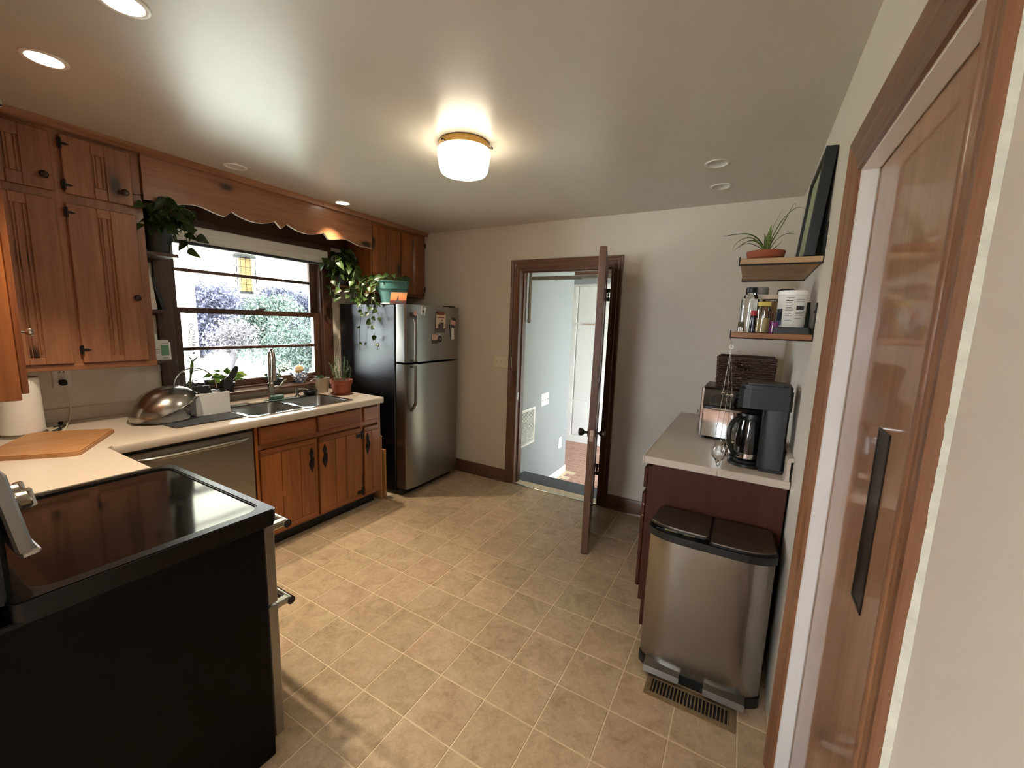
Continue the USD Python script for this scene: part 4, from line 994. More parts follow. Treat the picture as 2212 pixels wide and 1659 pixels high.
jar('jar', 'wide jar of brown grains with a pale lid behind the yellow-lidded jar', 'jar', 3.385, -1.235, 0.043, 0.145, M['jar_glass'], M['cream_pot'], 0.018, 0.042, spice, 0.93, 0.9)
jar('bottle', 'white plastic bottle with a grey shoulder cap at the back of the lower shelf', 'bottle', 3.335, -1.17, 0.040, 0.170, M['white_plastic'], plain('cap_grey', (140, 138, 134), 0.5), 0.030, 0.030, None, 0, 0.86)
jar('jar', 'tall clear jar with a black clamp lid at the left of the lower shelf', 'jar', 3.300, -1.235, 0.038, 0.175, M['jar_glass'], M['black_plastic'], 0.020, 0.022, None, 0, 0.84)
t = jar('bottle', 'small dark bottle with a red cap next to the yellow-lidded jar', 'bottle', 3.318, -1.318, 0.013, 0.072, plain('dark_glass', (28, 30, 40), 0.15), plain('cap_red', (170, 34, 30), 0.45), 0.020, 0.012)
jar('cup', 'purple glass cup between the yellow-lidded jar and the canister', 'cup', 3.392, -1.312, 0.020, 0.046, plain('purple_glass', (128, 50, 110), 0.15), M['purple_glass'], 0.002, 0.020, None, 0, 0.95)
jar('jar', 'black-lidded jar at the back of the lower shelf below the upper board', 'jar', 3.435, -1.115, 0.036, 0.165, M['jar_glass'], M['black_plastic'], 0.030, 0.034, spice, 0.5)
jar('bottle', 'dark green bottle squeezed between the canister and the wall', 'bottle', 3.513, -1.20, 0.011, 0.12, plain('green_glass', (44, 60, 40), 0.3), M['black_plastic'], 0.014, 0.009)
bxo = thing('tea_box', 'small olive box at the left end of the lower shelf', 'box', (3.275, -1.26, SZ))
part(bxo, 'box', MB().box(3.262, 3.286, -1.285, -1.225, SZ, SZ+0.044, 0.001), plain('olive_card', (86, 76, 44), 0.7)); part(bxo, 'flap', MB().box(3.2615, 3.2865, -1.2855, -1.2245, SZ+0.044, SZ+0.0455), M['olive_card'])
cd = thing('candle_holder', 'tiny white candle dish at the front left corner of the lower shelf', 'dish', (3.275, -1.335, SZ))
part(cd, 'dish', MB().lathe([(0, 0), (0.016, 0), (0.021, 0.004), (0.018, 0.005), (0, 0.003)], (3.274, -1.335, SZ), 20), M['white_gloss'])
part(cd, 'figure', MB().box(3.266, 3.271, -1.340, -1.330, SZ+0.003, SZ+0.022, 0.002).box(3.2725, 3.2775, -1.340, -1.330, SZ+0.003, SZ+0.024, 0.002).box(3.279, 3.283, -1.340, -1.330, SZ+0.003, SZ+0.020, 0.002), M['white_gloss'])

# ---- hanging glass ornament
ho = thing('hanging_ornament', 'glass hanging bud vase with three beaded strings below the lower shelf', 'ornament', (3.249, -1.374, 0.90))
OY = -1.3745
part(ho, 'hook_wire', MB().tube([(3.2385, OY+0.002, 1.520), (3.246, OY, 1.505), (3.249, OY, 1.486)], 0.0013, 6), M['nickel'])
part(ho, 'ring', MB().tube([(3.249+0.008*math.cos(a), OY, 1.478+0.008*math.sin(a)) for a in np.linspace(0, 2*math.pi, 20)], 0.0018, 6), M['white_gloss'])
for k, dx in enumerate((-0.014, 0.003, 0.020)):
    bz_ = (1.276, 1.268, 1.270)[k]; bxx = 3.2505 + dx
    part(ho, 'string', MB().tube([(3.249, OY, 1.470), (bxx, OY, bz_+0.012)], 0.0008, 5).tube([(bxx, OY, bz_-0.012), (3.246+(-0.024, 0.0, 0.020)[k], OY-(0.0, 0.012, 0.0)[k], 1.062)], 0.0008, 5), M['nickel'])
    part(ho, 'bead', MB().lathe([(0, -0.014), (0.003, -0.011), (0.003, -0.007), (0.0085, 0), (0.003, 0.007), (0.003, 0.011), (0, 0.014)], (bxx, OY, bz_), 8), M['jar_glass'])
gv = [(0, 0.945), (0.006, 0.950), (0.010, 0.965), (0.012, 0.975), (0.026, 0.992), (0.031, 1.010), (0.028, 1.028), (0.021, 1.042), (0.024, 1.062), (0.0225, 1.062), (0.0195, 1.042), (0.0265, 1.027), (0.0290, 1.010), (0.0245, 0.994), (0.009, 0.976), (0, 0.968)]
plain('clear_glass', (250, 250, 248), 0.02, transmission_weight=1.0, ior=1.45)
part(ho, 'vase', MB().lathe(gv, (3.246, OY, 0), 28), M['clear_glass'])
part(ho, 'tail', MB().tube([(3.246, OY, 0.946), (3.246, OY, 0.925)], 0.0009, 5).lathe([(0, 0.900), (0.005, 0.905), (0.003, 0.918), (0, 0.926)], (3.246, OY, 0), 8), M['jar_glass'])

# ---- coffee counter
cm = thing('coffee_maker', 'black drip coffee maker with glass and steel carafe at the front of the right counter', 'coffee maker', (3.42, -1.13, 0.914))
CZ = 0.9145
part(cm, 'tower', MB().prism(Polygon([(3.398, -1.205), (3.425, -1.222), (3.492, -1.222), (3.500, -1.212), (3.500, -1.055), (3.490, -1.045), (3.425, -1.045), (3.398, -1.06)]), CZ+0.012, CZ+0.375, 'z'), M['black_plastic'])
hd = MB()
for i, (z, k) in enumerate([(0.300, 0), (0.372, 1), (0.392, 2), (0.400, 3)]): pass
headp = Polygon([(3.300, -1.19), (3.318, -1.222), (3.345, -1.228), (3.492, -1.224), (3.502, -1.212), (3.502, -1.055), (3.490, -1.042), (3.335, -1.042), (3.305, -1.07)]).buffer(0.004)
part(cm, 'head', MB().prism(headp, CZ+0.285, CZ+0.372, 'z').prism(headp.buffer(-0.010), CZ+0.372, CZ+0.386, 'z').prism([(3.398, CZ+0.29), (3.398, CZ+0.235), (3.406, CZ+0.262), (3.385, CZ+0.29)], -1.222, -1.05, 'y'), M['black_plastic'])
part(cm, 'lid', MB().prism(headp.buffer(-0.004), CZ+0.378, CZ+0.392, 'z').prism(headp.buffer(-0.022), CZ+0.392, CZ+0.399, 'z'), M['black_plastic'])
part(cm, 'base', MB().prism(Polygon([(3.405, -1.225), (3.495, -1.225), (3.502, -1.215), (3.502, -1.05), (3.49, -1.04), (3.405, -1.04)]).union(Point(3.358, -1.135).buffer(0.082)), CZ, CZ+0.014, 'z').lathe([(0, 0.014), (0.058, 0.014), (0.052, 0.024), (0.03, 0.030), (0, 0.030)], (3.358, -1.135, CZ), 28), M['black_plastic'])
KC = (3.358, -1.135, CZ+0.031)
cf = part(cm, 'carafe', MB().lathe([(0, 0), (0.050, 0), (0.056, 0.006), (0.058, 0.03), (0.058, 0.085), (0.050, 0.150), (0.044, 0.185), (0, 0.185)], KC, 32), M['black_glass'])
part(cf, 'band', MB().lathe([(0.0565, 0.004), (0.0595, 0.006), (0.0600, 0.030), (0.0585, 0.031), (0.0565, 0.004)], KC, 32), M['chrome'])
part(cf, 'collar', MB().lathe([(0, 0.185), (0.046, 0.185), (0.049, 0.192), (0.046, 0.215), (0, 0.222)], KC, 32), M['black_plastic'])
part(cf, 'handle', MB().tube(smoothpath([(3.325, -1.178, KC[2]+0.195), (3.293, -1.205, KC[2]+0.190), (3.276, -1.222, KC[2]+0.150), (3.276, -1.224, KC[2]+0.100), (3.292, -1.212, KC[2]+0.045), (3.318, -1.180, KC[2]+0.02)], 18), 0.0105, 10), M['black_plastic'])
part(cm, 'window', MB().box(3.3905, 3.399, -1.150, -1.105, CZ+0.08, CZ+0.22, 0.002), M['jar_glass'])
part(cm, 'cord', MB().tube(smoothpath([(3.498, -1.06, CZ+0.05), (3.507, -1.00, CZ+0.015), (3.490, -0.95, CZ+0.008), (3.47, -0.90, CZ+0.006)], 12), 0.0035, 6), M['black_plastic'])

to = thing('toaster_oven', 'black and chrome toaster oven standing behind the coffee maker', 'toaster oven', (3.26, -0.6, 0.914))
TX0, TX1, TY0, TY1, TZ0, TZ1 = 3.105, 3.455, -0.760, -0.440, 0.924, 1.220
part(to, 'body', MB().box(TX0, TX1, TY0+0.012, TY1, TZ0+0.004, TZ1, 0.012), M['black_plastic'])
part(to, 'top_panel', MB().box(TX0+0.012, TX1-0.012, TY0-0.002, TY0+0.014, 1.112, TZ1-0.006, 0.003), M['black_glass'])
part(to, 'panel_outline', MB().tube([(TX0+0.052, TY0-0.003, 1.125), (TX0+0.052, TY0-0.003, 1.165), (TX0+0.062, TY0-0.003, 1.178), (TX1-0.06, TY0-0.003, 1.178), (TX1-0.05, TY0-0.003, 1.165), (TX1-0.05, TY0-0.003, 1.125)], 0.003, 6), M['black_plastic'])
bow = [(TX0+0.016, TY0+0.012)] + [(TX0+0.016+(TX1-TX0-0.032)*u, TY0-0.004-0.016*math.sin(math.pi*u)) for u in np.linspace(0, 1, 14)] + [(TX1-0.016, TY0+0.012)]
part(to, 'door', MB().prism(bow, TZ0+0.012, 1.096, 'z'), M['chrome'], smooth=60)
part(to, 'side_trim', MB().box(TX0-0.001, TX0+0.014, TY0-0.004, TY0+0.012, TZ0+0.008, TZ1-0.002, 0.003), M['chrome'])
part(to, 'side_trim', MB().box(TX1-0.014, TX1+0.001, TY0-0.004, TY0+0.012, TZ0+0.008, TZ1-0.002, 0.003), M['chrome'])
part(to, 'handle', MB().cyl((TX0+0.06, TY0-0.035, 1.104), (TX1-0.06, TY0-0.035, 1.104), 0.009, n=16).cyl((TX0+0.08, TY0-0.035, 1.104), (TX0+0.08, TY0, 1.10), 0.006).cyl((TX1-0.08, TY0-0.035, 1.104), (TX1-0.08, TY0, 1.10), 0.006), M['chrome'])
part(to, 'side_knob', MB().cyl((TX0, TY0+0.02, 1.07), (TX0-0.016, TY0+0.02, 1.07), 0.004).sphere((TX0-0.018, TY0+0.02, 1.07), 0.009, 2), M['chrome'])
ft = MB()
for xx in (TX0+0.03, TX1-0.03):
    for yy_ in (TY0+0.04, TY1-0.04): ft.cyl((xx, yy_, 0.914), (xx, yy_, 0.930), 0.012)
part(to, 'feet', ft, M['black_plastic'])

bk = thing('wicker_basket', 'dark brown wicker basket with a handle slot on top of the toaster oven', 'basket', (3.30, -0.55, 1.22))
BX0, BX1, BY0, BY1, BZ0, BZ1 = 3.172, 3.448, -0.70, -0.45, 1.2205, 1.392
wick = plain('wicker', (66, 44, 34), 0.7, var=0.35, vscale=60)
rows = 13
rb_ = np.random.default_rng(11)
wv = MB()
for r_ in range(rows):
    zz = BZ0 + 0.008 + r_*(BZ1-BZ0-0.016)/(rows-1)
    fl_ = 0.004*r_/rows
    for (ax, ay, cx_, cy_) in ((BX0-fl_, BY0-fl_, BX1+fl_, BY0-fl_), (BX1+fl_, BY0-fl_, BX1+fl_, BY1+fl_), (BX1+fl_, BY1+fl_, BX0-fl_, BY1+fl_), (BX0-fl_, BY1+fl_, BX0-fl_, BY0-fl_)):
        L = math.hypot(cx_-ax, cy_-ay); nseg = int(L/0.008)
        u = np.linspace(0, 1, nseg)
        nx, ny = (cy_-ay)/L, -(cx_-ax)/L
        wob = 0.0035*np.sin(u*L/0.036*math.pi*2 + math.pi*r_)
        P = np.stack([ax+(cx_-ax)*u+nx*wob, ay+(cy_-ay)*u+ny*wob, zz+rb_.normal(0, 0.0010, nseg)], 1)
        if abs(ny) > 0.5 and 8 <= r_ <= 10 and ay < -0.6:          # handle slot in the front
            k1 = np.where(u < 0.36)[0]; k2 = np.where(u > 0.62)[0]
            for kk in (k1, k2): wv.tube(P[kk], 0.0062, 6)
        else: wv.tube(P, 0.0062, 6)
part(bk, 'weave', wv, wick, kind='stuff')
stk = MB()
for k in range(14):
    xx = BX0 + (BX1-BX0)*k/13
    if 0.34 < (xx-BX0)/(BX1-BX0) < 0.64:
        stk.box(xx-0.003, xx+0.003, BY0-0.002, BY0+0.002, BZ0, BZ0+0.118)
    else: stk.box(xx-0.003, xx+0.003, BY0-0.002, BY0+0.002, BZ0, BZ1)
    stk.box(xx-0.003, xx+0.003, BY1-0.002, BY1+0.002, BZ0, BZ1)
part(bk, 'stakes', stk, wick)
part(bk, 'rim', MB().tube([(BX0-0.004, BY0-0.004, BZ1), (BX1+0.004, BY0-0.004, BZ1), (BX1+0.004, BY1+0.004, BZ1), (BX0-0.004, BY1+0.004, BZ1), (BX0-0.004, BY0-0.004, BZ1)], 0.009, 8), wick)
part(bk, 'bottom', MB().box(BX0, BX1, BY0, BY1, BZ0, BZ0+0.006), wick)
ck = thing('creamer', 'small chrome creamer standing left of the coffee carafe', 'creamer', (3.275, -1.05, 0.914))
part(ck, 'body', MB().lathe([(0, 0), (0.022, 0), (0.032, 0.012), (0.036, 0.030), (0.030, 0.052), (0.018, 0.066), (0.022, 0.076), (0.019, 0.076), (0.015, 0.067), (0, 0.060)], (3.285, -1.06, 0.9145), 28), M['chrome'])
part(ck, 'handle', MB().tube(smoothpath([(3.27, -1.085, 0.978), (3.255, -1.105, 0.975), (3.252, -1.108, 0.955), (3.262, -1.092, 0.940)], 10), 0.004, 8), M['chrome'])

# ---- trash can and floor register
tc = thing('trash_can', 'tall stainless steel step trash can with two lids in front of the right cabinet', 'trash can', (3.25, -1.40, 0))
def canpoly(o=0.0, bulge=0.052):
    pts = [(3.022-o, -1.312+o)]
    for u in np.linspace(0, 1, 41):
        x = 3.012-o + (0.482+2*o)*u
        y = -1.528 - o - bulge*(1-abs(2*u-1)**5)
        pts.append((x, y))
    pts += [(3.486+o, -1.312+o)]
    return Polygon(pts).buffer(-0.014).buffer(0.014, quad_segs=5)
part(tc, 'base', MB().prism(canpoly(0.004), 0.0, 0.045, 'z'), M['black_plastic'])
part(tc, 'body', MB().prism(canpoly(), 0.045, 0.640, 'z'), M['can_steel'], smooth=50)
part(tc, 'collar', MB().prism(canpoly(0.006), 0.640, 0.672, 'z'), M['black_plastic'])
cp = canpoly(-0.004)
l1 = cp.intersection(sbox(2.9, -2, 3.247, 0)).buffer(-0.012).buffer(0.012, quad_segs=5); l2 = cp.intersection(sbox(3.258, -2, 3.6, 0)).buffer(-0.012).buffer(0.012, quad_segs=5)
def lidm(poly, z0, z1, tilt):
    m = MB().prism(poly, z0, z1, 'z'); return m.turn(rot([1, 0, 0], tilt), (0, -1.315, z0))
a_ = part(tc, 'lid', lidm(l1, 0.676, 0.684, -4.2), M['steel_x'], label='left lid, standing slightly open')
part(a_, 'lid_rim', lidm(l1.buffer(0.003), 0.671, 0.678, -4.2), M['black_plastic'])
b_ = part(tc, 'lid', lidm(l2, 0.676, 0.684, -0.4), M['steel_x'])
part(b_, 'lid_rim', lidm(l2.buffer(0.003), 0.671, 0.678, -0.4), M['black_plastic'])
part(tc, 'bin_bag', MB().box(3.075, 3.13, -1.552, -1.545, 0.672, 0.690, 0.003).box(3.15, 3.20, -1.552, -1.546, 0.672, 0.688, 0.003), plain('bag_yellow', (150, 140, 90), 0.5, var=0.3, vscale=60))
part(tc, 'inner_bin', MB().box(3.04, 3.235, -1.545, -1.33, 0.665, 0.676), M['black_plastic'])
for x0_, x1_ in ((3.045, 3.195), (3.290, 3.445)):
    part(tc, 'pedal', MB().prism([(-1.618, 0.022), (-1.612, 0.048), (-1.560, 0.054), (-1.560, 0.030), (-1.606, 0.020)], x0_, x1_, 'x'), M['steel_x'])
vt = thing('floor_register', 'old metal floor register full of dust in front of the trash can', 'vent', (3.243, -1.655, 0))
VX0, VX1, VY0, VY1 = 3.070, 3.420, -1.712, -1.598
part(vt, 'frame', MB().prism(sbox(VX0, VY0, VX1, VY1).difference(sbox(VX0+0.024, VY0+0.018, VX1-0.024, VY1-0.018)), 0.0, 0.005, 'z').prism(sbox(VX0+0.008, VY0+0.006, VX1-0.008, VY1-0.006).difference(sbox(VX0+0.024, VY0+0.018, VX1-0.024, VY1-0.018)), 0.005, 0.008, 'z'), plain('register_metal', (150, 128, 96), 0.5, metallic=0.5, var=0.2, vscale=30))
part(vt, 'duct', MB().box(VX0+0.024, VX1-0.024, VY0+0.018, VY1-0.018, 0.0003, 0.001), M['black_matte'])
for k in range(22):
    xx = VX0+0.032 + k*0.0138
    part(vt, 'louver', MB().box(xx-0.0025, xx+0.0025, VY0+0.018, VY1-0.018, 0.001, 0.0065), M['register_metal'])

# ================================================================ things on the left counter
CT = 0.9143
cb = thing('cutting_board', 'large light wooden cutting board in the corner of the counter', 'cutting board', (0.56, -2.81, CT))
A_, B_, D_ = np.array([0.48, -2.568]), np.array([0.853, -2.799]), np.array([0.271, -2.824])
C_ = B_ + (D_-A_)
part(cb, 'board', MB().prism(Polygon([A_, B_, C_, D_]).buffer(-0.03).buffer(0.03, quad_segs=5), CT, CT+0.014, 'z').prism(Polygon([A_, B_, C_, D_]).buffer(-0.034).buffer(0.030, quad_segs=5), CT+0.014, CT+0.018, 'z'), M['board_wood'])
pt = thing('paper_towel', 'white paper towel roll standing below the left wall cabinets', 'paper towels', (0.235, -2.835, CT))
part(pt, 'roll', MB().lathe([(0.02, 0.012), (0.074, 0.012), (0.078, 0.018), (0.074, 0.282), (0.07, 0.287), (0.02, 0.287), (0.02, 0.012)], (0.225, -2.84, CT), 36), M['paper'])
part(pt, 'stand', MB().lathe([(0, 0), (0.085, 0), (0.085, 0.008), (0.078, 0.012), (0, 0.012)], (0.225, -2.84, CT), 30).cyl((0.225, -2.84, CT+0.01), (0.225, -2.84, CT+0.315), 0.010), M['nickel'])
pc = thing('power_cord', 'white power cord hanging from the outlet down to the counter', 'cord', (0.1, -2.65, CT))
part(pc, 'plug', MB().box(0.008, 0.040, -2.652, -2.622, 1.120, 1.150, 0.006), M['black_plastic'])
part(pc, 'cord', MB().tube(smoothpath([(0.03, -2.636, 1.122), (0.022, -2.625, 1.08), (0.024, -2.62, 1.0), (0.035, -2.63, 0.935), (0.12, -2.66, 0.920), (0.25, -2.70, 0.9185), (0.34, -2.76, 0.9185), (0.33, -2.80, 0.9185)], 40), 0.0032, 6), M['ivory_plastic'])
pc2 = thing('power_cord', 'black cord lying on the counter next to the paper towels', 'cord', (0.3, -2.8, CT))
part(pc2, 'cord', MB().tube(smoothpath([(0.10, -2.68, 0.9185), (0.20, -2.705, 0.9185), (0.285, -2.745, 0.9185), (0.305, -2.775, 0.9185), (0.27, -2.755, 0.9185), (0.15, -2.72, 0.9185)], 26), 0.0032, 6), M['black_plastic'])
part(pc2, 'plug', MB().box(0.085, 0.105, -2.69, -2.672, 0.9145, 0.932, 0.004), M['black_plastic'])

dm = thing('drying_mat', 'dark grey dish drying mat under the dish rack', 'mat', (0.45, -2.2, CT))
part(dm, 'mat', MB().prism(Polygon([(0.262, -2.385), (0.640, -2.370), (0.648, -2.020), (0.262, -2.012)]).buffer(-0.01).buffer(0.01), CT, CT+0.006, 'z'), M['mat_grey'])
part(dm, 'hem', MB().tube([(0.262, -2.385, CT+0.005), (0.640, -2.370, CT+0.005), (0.648, -2.020, CT+0.005), (0.262, -2.012, CT+0.005), (0.262, -2.385, CT+0.005)], 0.004, 6), M['mat_grey'])

def bowl_prof(R, h, th=0.0025):
    o = [(R*math.sin(a), h*(1-math.cos(a))/(1-math.cos(math.radians(82)))) for a in np.radians(np.linspace(0, 82, 14))]
    o = [(r/o[-1][0]*R, z) for r, z in o]
    i = [(max(r-th, 0), z+th*(1 - k/14)) for k, (r, z) in enumerate(o)]
    return o + [(R+0.010, h), (R+0.011, h+0.003), (R, h+0.004)] + i[::-1]
ub = thing('mixing_bowl', 'smaller pale bowl turned upside down beneath the tilted steel bowl', 'bowl', (0.37, -2.33, CT))
Rf = rot([1, 0, 0], 180)
m = MB().lathe(bowl_prof(0.115, 0.080), (0, 0, 0), 40).turn(Rf).move((0.375, -2.325, CT+0.006+0.084))
part(ub, 'bowl', m, plain('grey_bowl', (190, 186, 178), 0.3)); part(ub, 'foot_ring', MB().lathe([(0.035, 0), (0.040, 0), (0.040, 0.006), (0.035, 0.006), (0.035, 0)], (0.375, -2.325, CT+0.088), 30), M['grey_bowl'])
mb_ = thing('mixing_bowl', 'large shiny steel mixing bowl turned over and tilted against the dish rack', 'bowl', (0.35, -2.36, CT))
Rt = rot([1, 0, 0], 22) @ rot([0, 1, 0], -4) @ Rf
m = MB().lathe(bowl_prof(0.172, 0.118), (0, 0, 0), 56).turn(Rt).move((0.350, -2.355, CT+0.185))
vmin = np.vstack(m.v)[:, 2].min(); m.move((0, 0, CT+0.0005-vmin))
part(mb_, 'bowl', m, M['bowl_steel'], smooth=60)

dr = thing('dish_rack', 'white plastic utensil bin with a wire dish rack behind it on the drying mat', 'dish rack', (0.35, -2.1, CT+0.006))
DZ0 = CT+0.0065
X0, X1, Y0, Y1, Z1 = 0.385, 0.455, -2.192, -2.000, DZ0+0.135
plain('bin_white', (238, 240, 240), 0.45)
part(dr, 'bin', MB().box(X1-0.004, X1, Y0, Y1, DZ0+0.004, Z1, 0.0015).box(X0, X0+0.004, Y0, Y1, DZ0+0.004, Z1, 0.0015).box(X0, X1, Y0, Y0+0.004, DZ0+0.004, Z1, 0.0015).box(X0, X1, Y1-0.004, Y1, DZ0+0.004, Z1, 0.0015).box(X0, X1, Y0, Y1, DZ0, DZ0+0.006), M['bin_white'])
wr = MB()
for z_ in (DZ0+0.02, DZ0+0.075, DZ0+0.140):
    wr.tube([(0.375, -2.170, z_), (0.165, -2.170, z_), (0.165, -1.985, z_), (0.375, -1.985, z_), (0.375, -2.170, z_)], 0.003, 6)
for k in range(8):
    y_ = -2.170+0.185*k/7
    wr.tube([(0.375, y_, DZ0+0.140), (0.375, y_, DZ0+0.02), (0.165, y_, DZ0+0.02), (0.165, y_, DZ0+0.14)], 0.0022, 6)
for x_ in (0.165, 0.375):
    for y_ in (-2.170, -1.985): wr.cyl((x_, y_, DZ0), (x_, y_, DZ0+0.14), 0.004, n=8)
part(dr, 'wire_rack', wr, M['chrome'])
gl = thing('pot_lid', 'round glass pot lid standing on edge in the dish rack', 'pot lid', (0.2, -2.09, DZ0))
Rl = rot([0, 1, 0], 78)
part(gl, 'disc', MB().lathe([(0, 0.012), (0.06, 0.008), (0.116, 0), (0.116, 0.003), (0.06, 0.011), (0, 0.015)], (0, 0, 0), 48).turn(Rl).move((0.205, -2.08, DZ0+0.150)), M['lid_glass'])
part(gl, 'rim', MB().tube([(0.118*math.cos(a), 0.118*math.sin(a), 0.0015) for a in np.linspace(0, 2*math.pi, 49)], 0.004, 8, False).turn(Rl).move((0.205, -2.08, DZ0+0.150)), M['nickel'])
part(gl, 'knob', MB().lathe([(0, 0), (0.010, 0), (0.008, 0.012), (0.017, 0.02), (0.017, 0.028), (0, 0.030)], (0, 0, 0.013), 18).turn(Rl).move((0.205, -2.08, DZ0+0.150)), M['black_plastic'])
def utensil(label, pts, r, headpts, w, th, cat='utensil'):
    t = thing('cooking_utensil', label, cat, pts[0], 'utensils in the dish rack bin' if False else None)
    part(t, 'handle', MB().tube(smoothpath(pts, 12), r, 8), M['black_matte'])
    h = np.array(headpts, float); d = h[1]-h[0]; d /= np.linalg.norm(d)
    s = np.cross(d, [1, 0, 0]); s /= np.linalg.norm(s); nrm = np.cross(s, d)
    u = np.linspace(0, 1, 8); ww_ = np.interp(u, [0, 0.2, 0.8, 1], [0.35, 0.9, 1.0, 0.55])*w/2
    V = [h[0]+(h[1]-h[0])*a + s*sg*b + nrm*q*th/2 for a, b in zip(u, ww_) for sg in (-1, 1) for q in (-1, 1)]
    F = []
    for i in range(7):
        b = i*4
        for (p_, q_) in ((0, 1), (1, 3), (3, 2), (2, 0)): F += [(b+p_, b+q_, b+4+q_), (b+p_, b+4+q_, b+4+p_)]
    F += [(0, 2, 3), (0, 3, 1), (28, 29, 31), (28, 31, 30)]
    part(t, 'head', MB().raw(V, F), M['black_matte'])
zb = DZ0+0.010
utensil('long black spatula leaning highest out of the white utensil bin', [(0.425, -2.09, zb), (0.415, -2.03, zb+0.10), (0.405, -1.995, zb+0.150)], 0.007, [(0.405, -1.998, zb+0.145), (0.375, -1.905, zb+0.270)], 0.040, 0.004)
utensil('black serving spoon leaning left out of the white utensil bin', [(0.42, -2.04, zb), (0.412, -2.08, zb+0.10), (0.41, -2.09, zb+0.135)], 0.006, [(0.41, -2.088, zb+0.13), (0.40, -2.165, zb+0.155)], 0.045, 0.010)
utensil('black ladle at the right end of the white utensil bin', [(0.435, -2.05, zb), (0.42, -2.015, zb+0.11), (0.415, -2.005, zb+0.14)], 0.006, [(0.415, -2.006, zb+0.135), (0.40, -1.965, zb+0.205)], 0.055, 0.014)
utensil('short black turner in the middle of the white utensil bin', [(0.40, -2.06, zb), (0.40, -2.03, zb+0.10), (0.40, -2.02, zb+0.13)], 0.006, [(0.40, -2.022, zb+0.125), (0.385, -1.985, zb+0.19)], 0.05, 0.005)

# two pots at the end of the counter
def pot_prof(r0, r1, h, rim=0.012, rh=0.022):
    return [(0, 0), (r0, 0), (r1*0.97, h-rh), (r1*0.97+rim*0.4, h-rh), (r1+rim*0.4, h), (r1-0.004, h), (r1-0.008, h-0.018), (0, h-0.018)]
sp1 = thing('potted_plant', 'succulent in a plain cream pot left of the terracotta pot on the counter', 'plant', (0.20, -1.175, CT))
P1 = (0.215, -1.165, CT)
part(sp1, 'pot', MB().lathe([(0, 0), (0.045, 0), (0.058, 0.120), (0.060, 0.124), (0.055, 0.124), (0.052, 0.108), (0, 0.108)], P1, 30), M['cream_pot'])
part(sp1, 'soil', MB().lathe([(0, 0.106), (0.052, 0.106), (0.04, 0.112), (0, 0.113)], P1, 18), M['soil'])
for a, L, up, w in ((200, 0.10, 0.6, 0.030), (150, 0.09, 0.9, 0.026), (250, 0.10, 0.35, 0.032), (300, 0.09, 0.7, 0.026), (20, 0.08, 1.1, 0.024), (90, 0.08, 0.8, 0.024), (230, 0.075, 1.3, 0.024)):
    d = np.array([math.cos(math.radians(a)), math.sin(math.radians(a)), up])
    part(sp1, 'leaf', leaf((P1[0], P1[1], CT+0.112), d, (-d[0]*up, -d[1]*up, 1), L, w, 'oval', 0.55, 7), M['dark_leaf'])
rp = thing('potted_plant', 'rosemary in a terracotta pot at the end of the counter next to the refrigerator', 'plant', (0.41, -1.125, CT))
P2 = (0.405, -1.122, CT)
part(rp, 'saucer', MB().lathe([(0, 0), (0.070, 0), (0.082, 0.014), (0.078, 0.014), (0.068, 0.005), (0, 0.005)], P2, 30), M['terracotta'])
part(rp, 'pot', MB().lathe([(0, 0.005), (0.068, 0.005), (0.078, 0.090), (0.088, 0.092), (0.090, 0.122), (0.084, 0.122), (0.082, 0.108), (0, 0.108)], P2, 32), M['terracotta'])
part(rp, 'soil', MB().lathe([(0, 0.106), (0.080, 0.106), (0.06, 0.114), (0, 0.116)], P2, 18), M['soil'])
r3 = np.random.default_rng(3)
need = MB()
for k in range(16):
    a = r3.uniform(0, 2*math.pi); q = r3.uniform(0.0, 0.06)
    p0 = np.array([P2[0]+q*math.cos(a), P2[1]+q*math.sin(a), CT+0.11])
    tip = p0 + np.array([math.cos(a)*r3.uniform(0.0, 0.07), math.sin(a)*r3.uniform(0.0, 0.07), r3.uniform(0.09, 0.20)])
    path = smoothpath([p0, (p0+tip)/2+r3.normal(0, 0.008, 3), tip], 10)
    part(rp, 'stem', MB().tube(path, 0.0016, 5), M['stem_green'])
    for p in smoothpath(path, 26)[4:]:
        for _ in range(3):
            d = r3.normal(0, 1, 3); d[2] = abs(d[2])*0.8; d /= np.linalg.norm(d)
            L = r3.uniform(0.014, 0.026); s = np.cross(d, r3.normal(0, 1, 3)); s /= np.linalg.norm(s); s *= 0.0013
            need.raw([p-s, p+s, p+d*L], [(0, 1, 2), (0, 2, 1)])
part(rp, 'needles', need, M['herb_leaf'], kind='stuff', smooth=False)
part(rp, 'twig', MB().tube(smoothpath([(P2[0]-0.05, P2[1]-0.03, CT+0.115), (P2[0]-0.07, P2[1]-0.01, CT+0.24), (P2[0]-0.05, P2[1]+0.0, CT+0.36), (P2[0]-0.03, P2[1]+0.01, CT+0.46)], 16), 0.0025, 6), M['stem_brown'])

